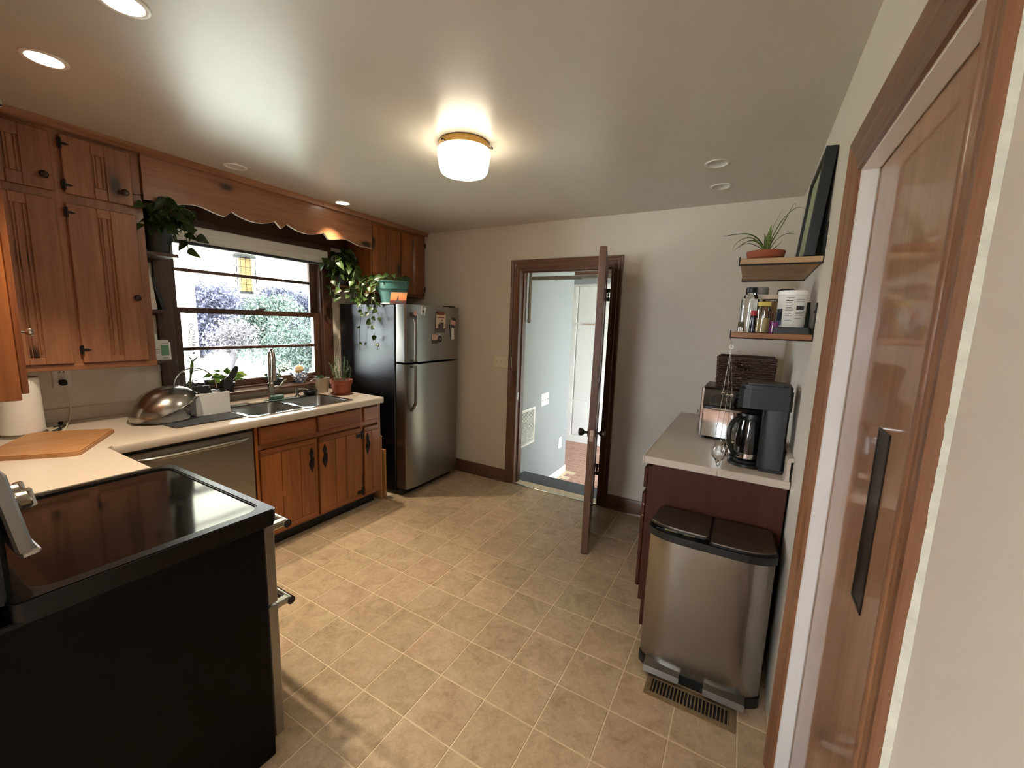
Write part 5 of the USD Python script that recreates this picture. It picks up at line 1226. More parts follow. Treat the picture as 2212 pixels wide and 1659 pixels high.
# ---- window sill
SL = 0.9905
gb = thing('bottle_vase', 'clear glass bottle with a leafy cutting at the left end of the window ledge', 'vase', (0.06, -2.045, SL))
BC = (0.062, -2.05, SL)
part(gb, 'bottle', MB().lathe([(0, 0), (0.034, 0), (0.036, 0.006), (0.036, 0.055), (0.026, 0.075), (0.013, 0.090), (0.014, 0.100), (0, 0.100)], BC, 28), M['jar_glass'])
part(gb, 'water', MB().lathe([(0, 0.003), (0.031, 0.004), (0.033, 0.008), (0.033, 0.040), (0, 0.040)], BC, 22), M['lid_glass'])
part(gb, 'stem', MB().tube(smoothpath([(0.062, -2.05, SL+0.03), (0.060, -2.046, SL+0.12), (0.06, -2.032, SL+0.205), (0.06, -2.03, SL+0.235)], 14), [0.006]*8+[0.011]*4+[0.007]*2, 8), M['bright_leaf'])
for p, d, L in (((0.06, -2.03, SL+0.215), (0, -0.7, 0.5), 0.05), ((0.06, -2.03, SL+0.22), (0, -0.25, 1), 0.055), ((0.06, -2.03, SL+0.22), (0, 0.55, 0.7), 0.055), ((0.06, -2.04, SL+0.16), (0, 1, 0.15), 0.06), ((0.06, -2.045, SL+0.11), (0, -1, 0.2), 0.04), ((0.06, -2.045, SL+0.10), (0.1, 1, 0.0), 0.05), ((0.06, -2.03, SL+0.21), (0.6, 0.3, 0.5), 0.05), ((0.06, -2.035, SL+0.18), (0.1, -1, 0.0), 0.05)):
    part(gb, 'leaf', leaf(p, d, (0.4, 0.1, 1), L, 0.011, 'oval', 0.2, 6), M['dark_leaf'])
cp_ = thing('cup', 'small dark cup on the window ledge next to the glass bottle', 'cup', (0.06, -1.945, SL))
part(cp_, 'cup', MB().lathe([(0, 0), (0.018, 0), (0.022, 0.06), (0.024, 0.09), (0.021, 0.09), (0.018, 0.06), (0, 0.05)], (0.062, -1.945, SL), 22), M['dark_pot'])
part(cp_, 'rim', MB().tube([(0.062+0.0225*math.cos(a), -1.945+0.0225*math.sin(a), SL+0.09) for a in np.linspace(0, 2*math.pi, 24)], 0.002, 6, False), M['dark_pot'])
def leafy(name, label, c, r, h, potm, n, spread, lh, L, W, lm, seed, lean_=(0, 0)):
    t = thing(name, label, 'plant', c); rr = np.random.default_rng(seed)
    part(t, 'pot', MB().lathe(pot_prof(r*0.75, r, h), c, 26), potm)
    part(t, 'soil', MB().lathe([(0, h-0.02), (r*0.9, h-0.02), (0, h-0.010)], c, 16), M['soil'])
    for k in range(n):
        a = rr.uniform(0, 2*math.pi); q = rr.uniform(0.2, 1)*spread
        p0 = np.array([c[0], c[1], c[2]+h-0.015]); tip = np.array([c[0]+math.cos(a)*q*0.55+lean_[0]*rr.uniform(0, 1), c[1]+math.sin(a)*q+lean_[1]*rr.uniform(0, 1), c[2]+h+rr.uniform(0.1, 1)*lh])
        tip[0] = max(tip[0], 0.012)
        part(t, 'stem', MB().tube(smoothpath([p0, (p0+tip)/2+np.array([0, 0, 0.012]), tip], 8), 0.0013, 5), M['stem_green'])
        d = tip-p0; d[2] = rr.uniform(-0.02, 0.05); d[0] += 0.004
        part(t, 'leaf', leaf(tip, d, rr.normal(0, 0.4, 3)+np.array([0.5, -0.3, 0.8]), L*rr.uniform(0.7, 1.15), W*rr.uniform(0.7, 1.1), 'heart', 0.25, 7), lm)
    return t
leafy('potted_plant', 'bright green leafy plant on the window ledge behind the dish rack', (0.062, -1.82, SL), 0.042, 0.062, M['dark_pot'], 26, 0.105, 0.075, 0.055, 0.045, M['bright_leaf'], 21)
leafy('potted_plant', 'small plant in a dark pot on the window ledge right of the faucet', (0.062, -1.455, SL), 0.034, 0.055, M['dark_pot'], 18, 0.075, 0.080, 0.034, 0.020, M['dark_leaf'], 22)
tp = thing('ceramic_figurine', 'blue and white ceramic teapot-shaped planter with a shell on top, on the window ledge', 'figurine', (0.062, -1.262, SL))
TC = (0.064, -1.262, SL)
nd = {'g': ('geometry', {}), 'v': ('voronoi_texture', dict(scale=46.0, feature='distance_to_edge')), 'r': ('rgb_ramp', dict(ramp=[(0.0, lin(70, 84, 130)), (0.10, lin(110, 124, 165)), (0.22, lin(226, 226, 226)), (1, lin(236, 234, 230))])), 'p': ('principled_bsdf', dict(roughness=0.2))}
MATS['blue_white'] = usdkit.material(stage, '/World/Looks/blue_white', nd, [('g.position', 'v.vector'), ('v.distance', 'r.fac'), ('r.color', 'p.base_color')], surface='p.BSDF')
part(tp, 'body', MB().lathe([(0, 0), (0.034, 0), (0.036, 0.008), (0.050, 0.035), (0.053, 0.055), (0.046, 0.080), (0.030, 0.095), (0, 0.098)], TC, 32), M['blue_white'])
part(tp, 'spout', MB().tube(smoothpath([(0.066, -1.305, SL+0.045), (0.070, -1.330, SL+0.060), (0.072, -1.345, SL+0.085), (0.072, -1.360, SL+0.090)], 10), [0.012, 0.0115, 0.011, 0.010, 0.009, 0.0085, 0.008, 0.008, 0.007, 0.006], 10), M['blue_white'])
part(tp, 'shell', MB().lathe([(0, 0), (0.034, 0.004), (0.040, 0.022), (0.030, 0.048), (0, 0.062)], (0, 0, 0), 9).turn(rot([1, 0, 0], 12)).move((0.064, -1.268, SL+0.092)), plain('shell', (222, 190, 140), 0.4, var=0.2, vscale=40))
part(tp, 'handle', MB().tube(smoothpath([(0.064, -1.222, SL+0.075), (0.066, -1.198, SL+0.078), (0.066, -1.196, SL+0.045), (0.064, -1.218, SL+0.03)], 12), 0.005, 8), M['blue_white'])

# sun catcher in the window
sc_ = thing('suncatcher', 'wire spring sun catcher hanging at the left of the window panes', 'ornament', (-0.015, -1.985, 1.26))
part(sc_, 'hook', MB().tube(smoothpath([(-0.015, -1.998, 1.462), (-0.015, -1.985, 1.470), (-0.015, -1.976, 1.456), (-0.015, -1.992, 1.440), (-0.015, -1.985, 1.428)], 16), 0.0022, 6).tube([(-0.015, -1.985, 1.55), (-0.015, -1.988, 1.468)], 0.0008, 5), M['dark_bronze'])
part(sc_, 'ring', MB().tube([(-0.015, -1.985+0.016*math.cos(a), 1.410+0.016*math.sin(a)) for a in np.linspace(0, 2*math.pi, 24)], 0.002, 6, False), M['dark_bronze'])
tt = np.linspace(0, 1, 180)
part(sc_, 'spring', MB().tube(np.stack([-0.015+0.014*np.cos(tt*22*math.pi)*0.9, -1.985+(0.010+0.018*np.sin(math.pi*tt)**0.7)*np.sin(tt*22*math.pi), 1.390-0.085*tt], 1), 0.0013, 5), M['dark_bronze'])
part(sc_, 'drop', MB().tube([(-0.015, -1.985, 1.305), (-0.015, -1.984, 1.275)], 0.001, 5).sphere((-0.015, -1.984, 1.268), 0.007, 1), M['dark_bronze'])

# ---- shelves on both sides of the window
def small_shelf(label, z, y0, y1, mat, xd=0.105):
    t = thing('corner_shelf', label, 'shelf', (xd/2, (y0+y1)/2, z-0.02))
    part(t, 'board', MB().prism(Polygon([(0.001, y0), (xd, y0), (xd, y1-0.012), (xd-0.012, y1), (0.021, y1), (0.021, y1-0.0), (0.001, y1)]), z-0.018, z, 'z'), mat)
    part(t, 'cleat', MB().box(0.001, 0.014, y0, y1-0.02, z-0.036, z-0.018, 0.002), mat)
for z_, lab in ((1.240, 'lowest small shelf between the left wall cabinet and the window, with the white bottle'), (1.555, 'middle small shelf between the left wall cabinet and the window'), (1.884, 'top small shelf left of the window, holding the dark plant pot')):
    small_shelf(lab, z_, -2.308, -2.128 if z_ < 1.8 else -2.15, M['window_wood'], 0.105 if z_ < 1.8 else 0.300)
small_shelf('small shelf right of the window under the trailing pothos', 1.832, -0.898, -0.712, M['pine_y'], 0.115)
wb = thing('bottle', 'white plastic bottle with a green label on the lowest small shelf left of the window', 'bottle', (0.06, -2.195, 1.24))
part(wb, 'body', MB().prism(rrect(0.030, 0.092, -2.245, -2.150, 0.016), 1.2405, 1.352, 'z').prism(rrect(0.036, 0.086, -2.238, -2.157, 0.014), 1.352, 1.366, 'z'), M['white_plastic'])
part(wb, 'cap', MB().cyl((0.06, -2.222, 1.366), (0.06, -2.222, 1.402), 0.014), M['white_plastic'])
part(wb, 'label', MB().box(0.0915, 0.0928, -2.205, -2.165, 1.268, 1.335), plain('label_green', (110, 160, 130), 0.5))
part(wb, 'label_text', MB().box(0.0915, 0.0930, -2.238, -2.210, 1.285, 1.288).box(0.0915, 0.0930, -2.238, -2.212, 1.295, 1.298).box(0.0915, 0.0930, -2.238, -2.210, 1.305, 1.308).box(0.0915, 0.093, -2.20, -2.17, 1.252, 1.256).box(0.0915, 0.093, -2.20, -2.17, 1.342, 1.346), M['label_grey'])
bb = thing('book', 'white-edged book leaning on the middle small shelf left of the window', 'book', (0.06, -2.22, 1.555))
def leanb(mb): return mb.turn(rot([1, 0, 0], 5), (0, -2.22, 1.5555))
part(bb, 'pages', leanb(MB().box(0.025, 0.098, -2.232, -2.212, 1.557, 1.795)), M['paper']); part(bb, 'cover', leanb(MB().box(0.022, 0.100, -2.236, -2.232, 1.5555, 1.80).box(0.022, 0.100, -2.212, -2.208, 1.5555, 1.80)), M['white_plastic'])
bb2 = thing('book', 'dark book leaning beside the white-edged book left of the window', 'book', (0.06, -2.18, 1.555))
def leanb2(mb): return mb.turn(rot([1, 0, 0], 13), (0, -2.165, 1.5555))
part(bb2, 'pages', leanb2(MB().box(0.030, 0.092, -2.176, -2.164, 1.558, 1.76)), M['mat_grey']); part(bb2, 'cover', leanb2(MB().box(0.028, 0.094, -2.180, -2.176, 1.5555, 1.765).box(0.028, 0.094, -2.164, -2.160, 1.5555, 1.765)), M['dark_pot'])

# ---- trailing pothos plants
def pothos(label, c, r, h, potm, vines, n_top, seed, lm, L=0.075, ymin=None, xmin=0.02, top_spread=0.13, saucer=None, name='pothos', top_h=0.14, extra=None):
    t = thing(name, label, 'plant', c); rr = np.random.default_rng(seed)
    if extra: extra(t)
    else:
        part(t, 'pot', MB().lathe(pot_prof(r*0.72, r, h, 0.014, 0.03), c, 32), potm)
        part(t, 'soil', MB().lathe([(0, h-0.022), (r*0.9, h-0.022), (0, h-0.008)], c, 16), M['soil'])
    for k in range(n_top):
        a = rr.uniform(0, 2*math.pi); q = rr.uniform(0.15, 1)*top_spread
        p0 = np.array([c[0], c[1], c[2]+h-0.01]); tip = p0 + np.array([math.cos(a)*q, math.sin(a)*q, rr.uniform(0.0, top_h)])
        tip[0] = max(tip[0], xmin)
        if ymin is not None: tip[1] = min(max(tip[1], ymin[0]), ymin[1])
        mid = (p0+tip)/2 + np.array([0, 0, 0.03])
        part(t, 'stem', MB().tube(smoothpath([p0, mid, tip], 8), 0.0018, 5), M['stem_green'])
        d = np.array([math.cos(a), math.sin(a), rr.uniform(-0.9, 0.1)])
        if tip[0]+d[0]*L < xmin: d[0] = abs(d[0])
        part(t, 'leaf', leaf(tip, d, rr.normal(0, 0.35, 3)+np.array([0.6, -0.5, 0.7]), L*rr.uniform(0.7, 1.2), L*0.75*rr.uniform(0.7, 1.1), 'heart', 0.3, 7), lm)
    for pts, nl, s in vines:
        path = smoothpath(pts, 26)
        part(t, 'vine', MB().tube(path, 0.0019, 5), M['stem_green'])
        for k in range(nl):
            p = path[int(3+ (22*(k+0.6)/nl))]
            a = rr.uniform(0, 2*math.pi)
            d = np.array([0.35+0.5*math.cos(a), 0.8*math.sin(a)-0.2, rr.uniform(-1.1, -0.2)])
            part(t, 'leaf', leaf(p, d, np.array([0.8, -0.6, 0.35])+rr.normal(0, 0.35, 3), L*s*rr.uniform(0.65, 1.15), L*s*0.72*rr.uniform(0.7, 1.1), 'heart', 0.25, 7), lm)
    return t
LPY = (-2.40, -1.98)
pothos('dark green leafy plant in a black pot on the top shelf left of the window', (0.235, -2.225, 1.8845), 0.072, 0.150, M['dark_pot'],
       [([(0.25, -2.20, 2.05), (0.29, -2.12, 2.09), (0.30, -2.07, 2.05), (0.29, -2.05, 1.99)], 7, 1.0), ([(0.25, -2.19, 2.05), (0.30, -2.13, 2.05), (0.31, -2.11, 1.97), (0.30, -2.10, 1.91)], 5, 0.9), ([(0.24, -2.2, 2.05), (0.34, -2.24, 2.13), (0.37, -2.22, 2.19), (0.38, -2.18, 2.17)], 6, 1.0), ([(0.24, -2.2, 2.05), (0.36, -2.20, 2.12), (0.39, -2.14, 2.14), (0.40, -2.09, 2.08)], 7, 1.0)], 60, 31, M['dark_leaf'], 0.085, LPY, 0.16, 0.13, top_h=0.16)
pothos('big pothos on the small shelf right of the window, vines hanging below the shelf', (0.075, -0.810, 1.8325), 0.060, 0.10, M['dark_pot'],
       [([(0.08, -0.83, 1.94), (0.14, -0.94, 1.98), (0.15, -0.99, 1.88), (0.14, -1.0, 1.74)], 7, 0.95), ([(0.08, -0.82, 1.94), (0.17, -0.92, 1.95), (0.19, -0.95, 1.85), (0.18, -0.94, 1.71)], 6, 0.9), ([(0.08, -0.8, 1.94), (0.16, -0.82, 2.05), (0.21, -0.88, 2.03), (0.24, -0.86, 1.95)], 5, 1.2),
        ([(0.08, -0.8, 1.94), (0.20, -0.84, 1.97), (0.23, -0.87, 1.85), (0.22, -0.88, 1.72)], 7, 0.9), ([(0.08, -0.8, 1.94), (0.20, -0.78, 1.95), (0.26, -0.80, 1.85), (0.27, -0.84, 1.70)], 7, 0.9), ([(0.08, -0.8, 1.94), (0.22, -0.80, 2.0), (0.28, -0.86, 1.95), (0.29, -0.90, 1.82)], 8, 1.0), ([(0.08, -0.8, 1.94), (0.18, -0.86, 2.06), (0.22, -0.95, 2.07), (0.22, -1.0, 1.98)], 7, 1.1), ([(0.08, -0.83, 1.94), (0.10, -0.96, 2.03), (0.12, -1.03, 2.04), (0.13, -1.06, 1.96)], 5, 1.1)], 62, 32, M['pothos_leaf'], 0.080, (-1.02, -0.73), 0.03, 0.14, top_h=0.22)
jr = thing('jar', 'tiny pink-labelled jar at the edge of the small shelf right of the window', 'jar', (0.105, -0.783, 1.8325))
part(jr, 'jar', MB().box(0.088, 0.112, -0.797, -0.769, 1.8325, 1.870, 0.004), M['white_gloss']); part(jr, 'label', MB().box(0.1115, 0.1128, -0.794, -0.772, 1.838, 1.866), plain('label_pink', (226, 170, 166), 0.5)); part(jr, 'lid', MB().box(0.090, 0.110, -0.795, -0.771, 1.870, 1.880, 0.003), M['red_laminate'])

# teal planter on the refrigerator
FT = 1.6725
def teal(t):
    c = (0.585, -0.715, 0)
    def ov(rx, ry): return [(c[0]+rx*math.cos(a), c[1]+ry*math.sin(a)) for a in np.linspace(0, 2*math.pi, 40)[:-1]]
    zs = [(FT+0.012, 0.105, 0.078), (FT+0.125, 0.142, 0.100), (FT+0.128, 0.150, 0.106), (FT+0.180, 0.155, 0.110), (FT+0.186, 0.162, 0.116), (FT+0.194, 0.162, 0.116)]
    V = []; F = []
    for z, rx, ry in zs: V += [(x, y, z) for x, y in ov(rx, ry)]
    n = 39
    for i in range(len(zs)-1):
        for j in range(n):
            k = (j+1) % n; F += [(i*n+j, i*n+k, (i+1)*n+k), (i*n+j, (i+1)*n+k, (i+1)*n+j)]
    V += [(c[0], c[1], zs[0][0])]; b = len(V)-1
    F += [(b, (j+1) % n, j) for j in range(n)]
    q = len(V); V += [(x, y, FT+0.194) for x, y in ov(0.150, 0.104)] + [(x, y, FT+0.172) for x, y in ov(0.146, 0.100)] + [(c[0], c[1], FT+0.174)]
    top = (len(zs)-1)*n
    for j in range(n):
        k = (j+1) % n
        F += [(top+j, top+k, q+k), (top+j, q+k, q+j), (q+j, q+k, q+n+k), (q+j, q+n+k, q+n+j), (q+n+j, q+n+k, q+2*n)]
    part(t, 'pot', MB().raw(V, F), M['teal_pot'])
    part(t, 'saucer', MB().prism(Polygon(ov(0.120, 0.090)), FT, FT+0.012, 'z'), M['white_plastic'])
    part(t, 'soil', MB().prism(Polygon(ov(0.147, 0.101)), FT+0.168, FT+0.176, 'z'), M['soil'])
pothos('pothos in a teal planter on top of the refrigerator, trailing down its black side', (0.585, -0.715, FT), 0.12, 0.19, M['teal_pot'],
       [([(0.50, -0.74, FT+0.19), (0.42, -0.80, FT+0.21), (0.36, -0.86, FT+0.10), (0.35, -0.87, FT-0.08)], 6, 0.85),
        ([(0.48, -0.74, FT+0.19), (0.45, -0.84, FT+0.16), (0.44, -0.88, FT+0.02), (0.47, -0.875, FT-0.12), (0.50, -0.87, FT-0.20)], 8, 0.85),
        ([(0.50, -0.74, FT+0.19), (0.50, -0.86, FT+0.10), (0.51, -0.88, FT-0.10), (0.53, -0.875, FT-0.28), (0.565, -0.87, FT-0.39)], 7, 0.8),
        ([(0.46, -0.74, FT+0.19), (0.38, -0.84, FT+0.18), (0.37, -0.87, FT+0.0), (0.34, -0.868, FT-0.22), (0.33, -0.866, FT-0.40)], 5, 0.6),
        ([(0.46, -0.73, FT+0.19), (0.35, -0.78, FT+0.23), (0.28, -0.84, FT+0.14), (0.27, -0.87, FT+0.02)], 6, 0.9),
        ([(0.48, -0.74, FT+0.19), (0.52, -0.85, FT+0.15), (0.55, -0.875, FT-0.02), (0.60, -0.87, FT-0.14)], 6, 0.8),
        ([(0.46, -0.70, FT+0.19), (0.33, -0.72, FT+0.26), (0.24, -0.78, FT+0.22), (0.22, -0.84, FT+0.10)], 6, 0.9)],
       26, 33, M['pothos_leaf'], 0.070, (-0.80, -0.62), 0.3, 0.16, top_h=0.075, extra=teal)
cdp = thing('postcard', 'orange sunset postcard leaning against the teal planter', 'postcard', (0.745, -0.80, FT))
nd = {'tc': ('geometry', {}), 's': ('separate_xyz', {}), 'mr': ('map_range', dict(from_min=FT, from_max=FT+0.10)), 'r': ('rgb_ramp', dict(ramp=[(0.0, lin(60, 36, 40)), (0.28, lin(96, 50, 44)), (0.36, lin(206, 120, 76)), (0.7, lin(214, 140, 86)), (1.0, lin(190, 130, 90))])), 'p': ('principled_bsdf', dict(roughness=0.4))}
MATS['sunset'] = usdkit.material(stage, '/World/Looks/sunset', nd, [('tc.position', 's.vector'), ('s.z', 'mr.value'), ('mr.result', 'r.fac'), ('r.color', 'p.base_color')], surface='p.BSDF')
card = MB().box(0.0, 0.155, -0.0006, 0.0006, 0, 0.100)
spire = MB().prism([(0.055, 0.01), (0.066, 0.045), (0.072, 0.078), (0.078, 0.045), (0.088, 0.028), (0.12, 0.022), (0.125, 0.01)], -0.0012, -0.0004, 'y')
RC = rot([0, 0, 1], 12) @ rot([1, 0, 0], -14)
part(cdp, 'card', card.turn(RC).move((0.665, -0.830, FT+0.001)), M['sunset']); part(cdp, 'print', spire.turn(RC).move((0.665, -0.8305, FT+0.001)), plain('spire_ink', (50, 34, 34), 0.6))

# papers and magnets on the freezer door
def fx(y):   # the bowed front of the door
    return 0.8625 - 0.0105*((y+0.4735)/0.30)**2
def sheet(name, label, cat, y0, y1, z0, z1, mat, tiltdeg=0, th=0.0012, extra=None, out=0.0):
    yc, zc = (y0+y1)/2, (z0+z1)/2
    t = thing(name, label, cat, (fx(yc), yc, z0))
    x = fx(yc)+0.0042+out
    def tl(mb): return mb.turn(rot([1, 0, 0], tiltdeg), (0, yc, zc))
    part(t, 'sheet', tl(MB().box(x, x+th, y0, y1, z0, z1)), mat)
    for nm, a, b, c_, d_, mt in (extra or []):
        part(t, nm, tl(MB().box(x+th-0.0002, x+th+0.0006, y0+(y1-y0)*a, y0+(y1-y0)*b, z0+(z1-z0)*c_, z0+(z1-z0)*d_)), mt)
    return t
pinkp = plain('photo_pink', (206, 160, 150), 0.4); darkp = plain('photo_dark', (70, 64, 66), 0.4); posterp = plain('poster_cream', (206, 182, 156), 0.5); redm = plain('magnet_red', (120, 50, 36), 0.5)
sheet('paper_note', 'plain cream paper note hanging on the freezer door left of center', 'paper', -0.710, -0.600, 1.440, 1.592, M['paper'], 2, extra=[('fold', 0.1, 0.85, 0.62, 0.63, M['label_grey'])], out=0.001)
sheet('photo_magnet', 'square photo magnet with a pink sky at the top left of the freezer door', 'magnet', -0.750, -0.672, 1.550, 1.624, pinkp, 0, extra=[('ground', 0, 1, 0.0, 0.45, darkp)], out=0.003)
sheet('photo_print', 'small tilted grey photo above the paper note on the freezer door', 'photo', -0.672, -0.612, 1.590, 1.660, M['paper'], -14, extra=[('figure', 0.3, 0.75, 0.35, 0.6, darkp)], out=0.002)
ps = sheet('greeting_card', 'cream photo card of two people under a red magnet on the freezer door', 'card', -0.475, -0.342, 1.434, 1.606, posterp, -1, extra=[('caption', 0.12, 0.85, 0.80, 0.84, redm), ('dark_base', 0.02, 0.98, 0.02, 0.26, darkp), ('figure', 0.25, 0.50, 0.24, 0.48, darkp), ('figure', 0.50, 0.80, 0.24, 0.58, darkp), ('face', 0.31, 0.46, 0.43, 0.54, pinkp), ('face', 0.54, 0.70, 0.54, 0.66, pinkp), ('hair', 0.30, 0.47, 0.53, 0.57, darkp), ('hair', 0.53, 0.71, 0.65, 0.70, darkp)])
sheet('magnet', 'dark red rectangular magnet holding the photo card on the freezer door', 'magnet', -0.458, -0.365, 1.600, 1.628, redm, 0, 0.004, out=0.002)
sheet('photo_magnet', 'square photo magnet with a pink sky below the photo card on the freezer door', 'magnet', -0.525, -0.450, 1.343, 1.422, pinkp, 0, extra=[('ground', 0, 1, 0.0, 0.42, darkp)])
mg = thing('magnet', 'round black magnet with a white edge below the photo card on the freezer door', 'magnet', (fx(-0.415), -0.415, 1.343))
part(mg, 'disc', MB().cyl((fx(-0.415)+0.002, -0.418, 1.382), (fx(-0.415)+0.005, -0.418, 1.382), 0.039, n=32), M['white_plastic']); part(mg, 'face', MB().cyl((fx(-0.415)+0.005, -0.418, 1.382), (fx(-0.415)+0.0058, -0.418, 1.382), 0.035, n=32), M['dark_pot'])
part(mg, 'print', MB().box(fx(-0.415)+0.0056, fx(-0.415)+0.0064, -0.440, -0.396, 1.386, 1.390).box(fx(-0.415)+0.0056, fx(-0.415)+0.0064, -0.436, -0.400, 1.376, 1.379), M['label_grey'])
sheet('notepad', 'white notepad with a black pen at the right of the freezer door', 'notepad', -0.312, -0.212, 1.375, 1.515, M['paper'], 5, 0.004, extra=[])
pn = thing('pen', 'black pen lying flat on the white notepad on the freezer door', 'pen', (fx(-0.28), -0.28, 1.40))
part(pn, 'barrel', MB().cyl((0.8675, -0.283, 1.510), (0.8675, -0.268, 1.400), 0.004, n=10), M['black_plastic']); part(pn, 'cap', MB().cyl((0.8675, -0.284, 1.516), (0.8675, -0.280, 1.480), 0.0048, n=10), M['black_matte'])
sheet('photo_magnet', 'tilted photo magnet at the top right corner of the freezer door', 'magnet', -0.262, -0.190, 1.482, 1.580, pinkp, -12, extra=[('ground', 0, 1, 0.0, 0.30, darkp), ('sky', 0, 1, 0.72, 1.0, darkp)], out=0.006)

# planks leaning between the sink cabinet and the refrigerator
pk = thing('wood_plank', 'longer of two light wooden planks leaning between sink cabinet and refrigerator', 'plank', (0.66, -0.95, 0))
part(pk, 'plank', MB().box(0.46, 0.690, -0.968, -0.955, 0.001, 0.565, 0.002), M['plank_wood']); part(pk, 'end_cap', MB().box(0.662, 0.692, -0.970, -0.953, 0.555, 0.567, 0.001), M['plank_wood'])
pk = thing('wood_plank', 'shorter of two light wooden planks leaning between sink cabinet and refrigerator', 'plank', (0.66, -0.92, 0))
part(pk, 'plank', MB().box(0.48, 0.705, -0.940, -0.922, 0.001, 0.438, 0.002), M['plank_wood']); part(pk, 'batten', MB().box(0.69, 0.706, -0.944, -0.940, 0.001, 0.42, 0.001), M['plank_wood'])

# ================================================================ outside the window
GZ = -0.6
ln = {'g': ('geometry', {}), 'n': ('noise_texture', dict(scale=0.7, detail=5.0)), 'r': ('rgb_ramp', dict(ramp=[(0.35, lin(156, 162, 136)), (0.6, lin(196, 194, 178)), (0.8, lin(212, 209, 196))])), 'p': ('principled_bsdf', dict(roughness=0.9))}
MATS['lawn'] = usdkit.material(stage, '/World/Looks/lawn', ln, [('g.position', 'n.vector'), ('n.fac', 'r.fac'), ('r.color', 'p.base_color')], surface='p.BSDF')
gx, gy = np.meshgrid(np.linspace(-60, -0.15, 40), np.linspace(-40, 50, 50), indexing='ij')
gz = GZ + 0.12*(meshkit.fbm(np.stack([gx*0.15, gy*0.15, gx*0], -1), 3)-0.5)
V = np.stack([gx, gy, gz], -1).reshape(-1, 3); F = []
for i in range(39):
    for j in range(49):
        q = i*50+j; F += [(q, q+50, q+51), (q, q+51, q+1)]
struct('ground', MB().raw(V, F), M['lawn'], 'sunlit pale lawn outside the window', smooth=True)
struct('ground', MB().box(3.7, 40, -40, -0.02, GZ-0.2, GZ), M['lawn'], 'lawn on the other side of the house')
struct('road', MB().box(-17.9, -16.0, -30, 40, GZ-0.05, GZ+0.07), plain('asphalt', (120, 124, 134), 0.9), 'grey strip of road beyond the lawn')
EW = M['exterior_white']
struct('porch_ceiling', MB().box(-2.6, -0.15, -6, 6, 2.33, 2.42), EW, 'white porch ceiling above the window')
struct('porch_floor', MB().box(-2.7, -0.15, -6, 6, GZ, -0.15), plain('porch_deck', (190, 186, 176), 0.8), 'porch deck under the window')
pbm = thing('porch_beam', 'white porch beam running above the yard outside the window', 'beam', (-2.4, 0, 1.92))
part(pbm, 'beam', MB().box(-2.50, -2.34, -6, 6, 1.935, 2.28, 0.005), EW); part(pbm, 'trim_strip', MB().box(-2.52, -2.32, -6, 6, 2.285, 2.33, 0.004), EW)
for k, (y_, lab) in enumerate(((-1.03, 'white square porch post outside the left edge of the window'),)):
    po = thing('porch_post', lab, 'post', (-2.4, y_, -0.15))
    part(po, 'shaft', MB().box(-2.475, -2.335, y_-0.070, y_+0.070, -0.15, 1.935, 0.004), EW); part(po, 'capital', MB().box(-2.485, -2.325, y_-0.08, y_+0.08, 1.905, 1.935, 0.004), EW)
bf = thing('bird_feeder', 'caged tube bird feeder full of seed hanging outside the window', 'bird feeder', (-1.0, -1.095, 1.75))
FB = (-1.0, -1.093, 0)
part(bf, 'tube', MB().lathe([(0, 1.765), (0.056, 1.765), (0.056, 2.075), (0, 2.075)], FB, 28), plain('seed', (170, 150, 112), 0.8, var=0.35, vscale=90, bump=0.6, bscale=120))
part(bf, 'cap', MB().lathe([(0, 2.085), (0.094, 2.085), (0.096, 2.10), (0.085, 2.118), (0, 2.125)], FB, 28), M['mat_grey'])
part(bf, 'base', MB().lathe([(0, 1.745), (0.060, 1.745), (0.060, 1.768), (0, 1.768)], FB, 24), M['mat_grey'])
cg = MB()
for a in np.linspace(0, 2*math.pi, 15)[:-1]:
    cg.tube([(-1.0+0.088*math.cos(a), -1.093+0.088*math.sin(a), 2.09), (-1.0+0.088*math.cos(a), -1.093+0.088*math.sin(a), 1.748)], 0.0016, 5)
for z_ in (1.75, 1.83, 1.91, 1.99, 2.06):
    cg.tube([(-1.0+0.088*math.cos(a), -1.093+0.088*math.sin(a), z_) for a in np.linspace(0, 2*math.pi, 25)], 0.0016, 5, False)
part(bf, 'cage', cg, M['iron'])
part(bf, 'hanger', MB().tube([(-1.0, -1.093, 2.12), (-1.0, -1.093, 2.335)], 0.002, 6), M['iron'])

def branchy(t, base, h, rr, levels=4, spread=0.55, trunk_r=0.09, mat=None, up=0.5, fork=0.35):
    """bare branches: returns the twig tips"""
    mb = MB(); tips = []
    def grow(p, d, L, r, lv):
        n = 5; pts = [p]
        for i in range(n-1):
            d = d + rr.normal(0, 0.10, 3); d[2] += 0.02; d /= np.linalg.norm(d); pts.append(pts[-1]+d*L/(n-1))
        mb.tube(pts, np.linspace(r, r*0.62, n), 6 if lv < 2 else 4, False)
        if lv >= levels: tips.append((pts[-1], d)); return
        k = 3 if lv else 4
        for j in range(k):
            a = rr.uniform(0, 2*math.pi); side = np.array([math.cos(a), math.sin(a), rr.uniform(-0.1, up)])
            nd_ = d*(1-spread)+side*spread; nd_ /= np.linalg.norm(nd_)
            grow(pts[-1] if j < 2 else pts[2+int(rr.integers(0, 2))], nd_, L*rr.uniform(0.62, 0.85), r*0.62, lv+1)
    grow(np.array(base, float), np.array([0.05, 0.1, 1.0]), h*fork, trunk_r, 0)
    part(t, 'branches', mb, mat, smooth=60)
    return tips
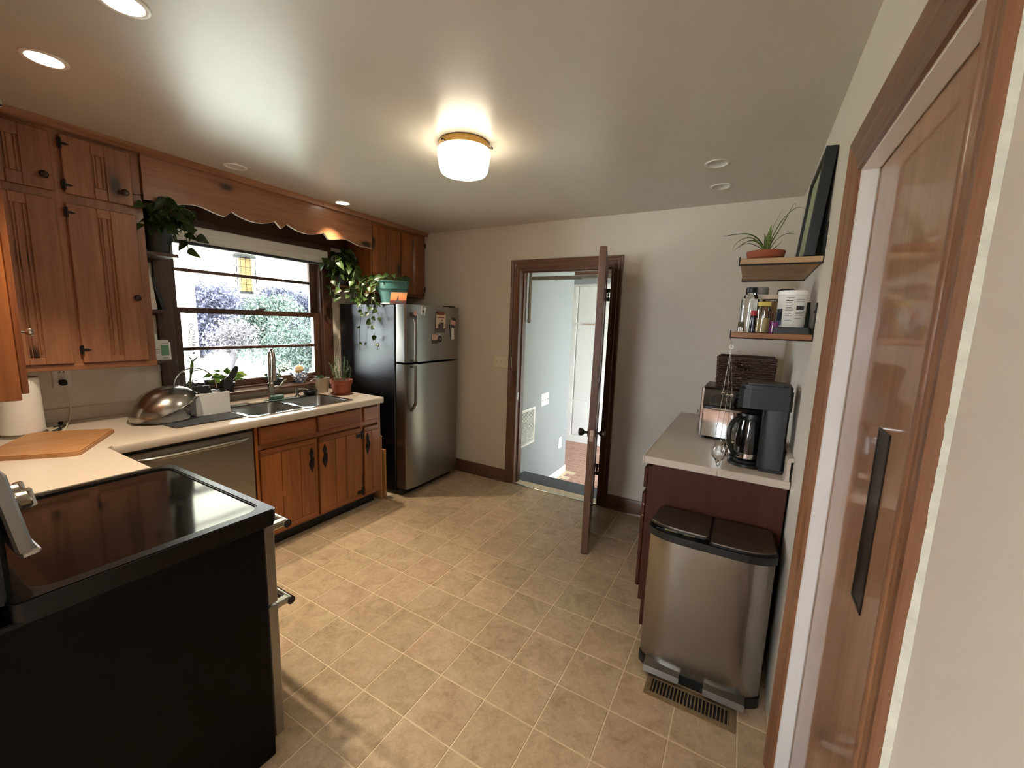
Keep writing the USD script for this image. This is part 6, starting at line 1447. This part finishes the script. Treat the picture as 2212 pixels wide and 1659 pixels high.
def tri_cloud(centers, rad, n, size, rr, stretch=(1, 1, 1)):
    P = []; 
    for c_, r_ in zip(centers, rad):
        u = rr.normal(0, 1, (n, 3)); u /= np.linalg.norm(u, axis=1, keepdims=True); u *= (rr.uniform(0.25, 1, (n, 1))**0.6)*r_
        P.append(np.array(c_)+u*np.array(stretch))
    P = np.vstack(P); m = len(P)
    a = rr.normal(0, 1, (m, 3)); a /= np.linalg.norm(a, axis=1, keepdims=True); b = np.cross(a, rr.normal(0, 1, (m, 3))); b /= np.linalg.norm(b, axis=1, keepdims=True)
    s = rr.uniform(0.6, 1.3, (m, 1))*size
    V = np.stack([P-a*s, P+b*s*0.5, P+a*s, P-b*s*0.5], 1).reshape(-1, 3)
    i = np.arange(m)*4
    return MB().raw(V, np.vstack([np.stack([i, i+1, i+2], 1), np.stack([i, i+2, i+3], 1)]))
r9 = np.random.default_rng(9)
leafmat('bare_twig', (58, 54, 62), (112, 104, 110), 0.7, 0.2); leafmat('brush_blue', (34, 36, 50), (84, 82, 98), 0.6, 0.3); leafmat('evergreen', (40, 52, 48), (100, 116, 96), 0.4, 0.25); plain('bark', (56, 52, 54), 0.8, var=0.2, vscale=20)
lt = thing('tree', 'small low-forking bare tree on the lawn in the middle of the window', 'tree', (-13.4, 4.7, GZ))
tips = branchy(lt, (-13.4, 4.72, GZ), 3.6, r9, 5, 0.62, 0.13, M['bark'], 0.55, 0.20)
part(lt, 'twigs', tri_cloud([p for p, d in tips], [0.30]*len(tips), 6, 0.05, r9), M['bare_twig'], kind='stuff', smooth=False)
gbush = thing('bush', 'big green evergreen bush at the right of the window view', 'bush', (-11.5, 6.4, GZ))
cs = [(-11.5+r9.normal(0, 0.7), 6.5+r9.normal(0, 0.75), GZ+0.4+abs(r9.normal(0, 0.75))) for _ in range(46)]
cs = [(x, y, min(z, 1.9 - 0.25*abs(y-6.7))) for x, y, z in cs]
part(gbush, 'trunk', MB().tube([(-11.5, 6.5, GZ), (-11.45, 6.55, 0.4), (-11.5, 6.5, 1.2)], [0.08, 0.06, 0.03], 8), M['bark'])
part(gbush, 'foliage', tri_cloud(cs, [0.42]*len(cs), 240, 0.055, r9), M['evergreen'], kind='stuff', smooth=False)
kinds = [('bare grey brush tree standing at the far left of the wood', -19.5, 6.4, 3.7), ('bare grey brush tree second from the left in the wood', -24.5, 9.3, 3.4), ('green-tinged tree in the middle of the wood behind the bird feeder', -19.5, 9.6, 3.4), ('bare grey brush tree right of the middle of the wood', -24.5, 13.6, 4.2), ('bare grey brush tree at the far right of the wood', -19.5, 12.9, 3.7), ('tall bare tree farthest left beyond the porch post', -24.5, 5.0, 4.3)]
for i, (lab, x_, y_, h_) in enumerate(kinds):
    tt_ = thing('tree', lab, 'tree', (x_, y_, GZ))
    tips = branchy(tt_, (x_, y_, GZ), h_, r9, 4, 0.6, 0.12, M['bark'], 0.5, 0.28)
    cs = [(x_+r9.uniform(-1, 1), y_+r9.uniform(-1.1, 1.1), GZ+0.5+r9.uniform(0, 1)**0.8*(h_-1.1)) for _ in range(40)]
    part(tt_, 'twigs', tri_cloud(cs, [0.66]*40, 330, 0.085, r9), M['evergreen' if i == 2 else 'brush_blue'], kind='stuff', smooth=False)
hg = thing('hedge', 'tangled grey brush along the back of the wood', 'hedge', (-29, 11, GZ))
cs = [(-29+r9.normal(0, 0.5), y_, GZ+r9.uniform(0.2, 2.9)) for y_ in np.linspace(-2, 24, 70)]
part(hg, 'stems', MB().box(-29.1, -28.9, -2, 24, GZ, GZ+0.3), M['bark'])
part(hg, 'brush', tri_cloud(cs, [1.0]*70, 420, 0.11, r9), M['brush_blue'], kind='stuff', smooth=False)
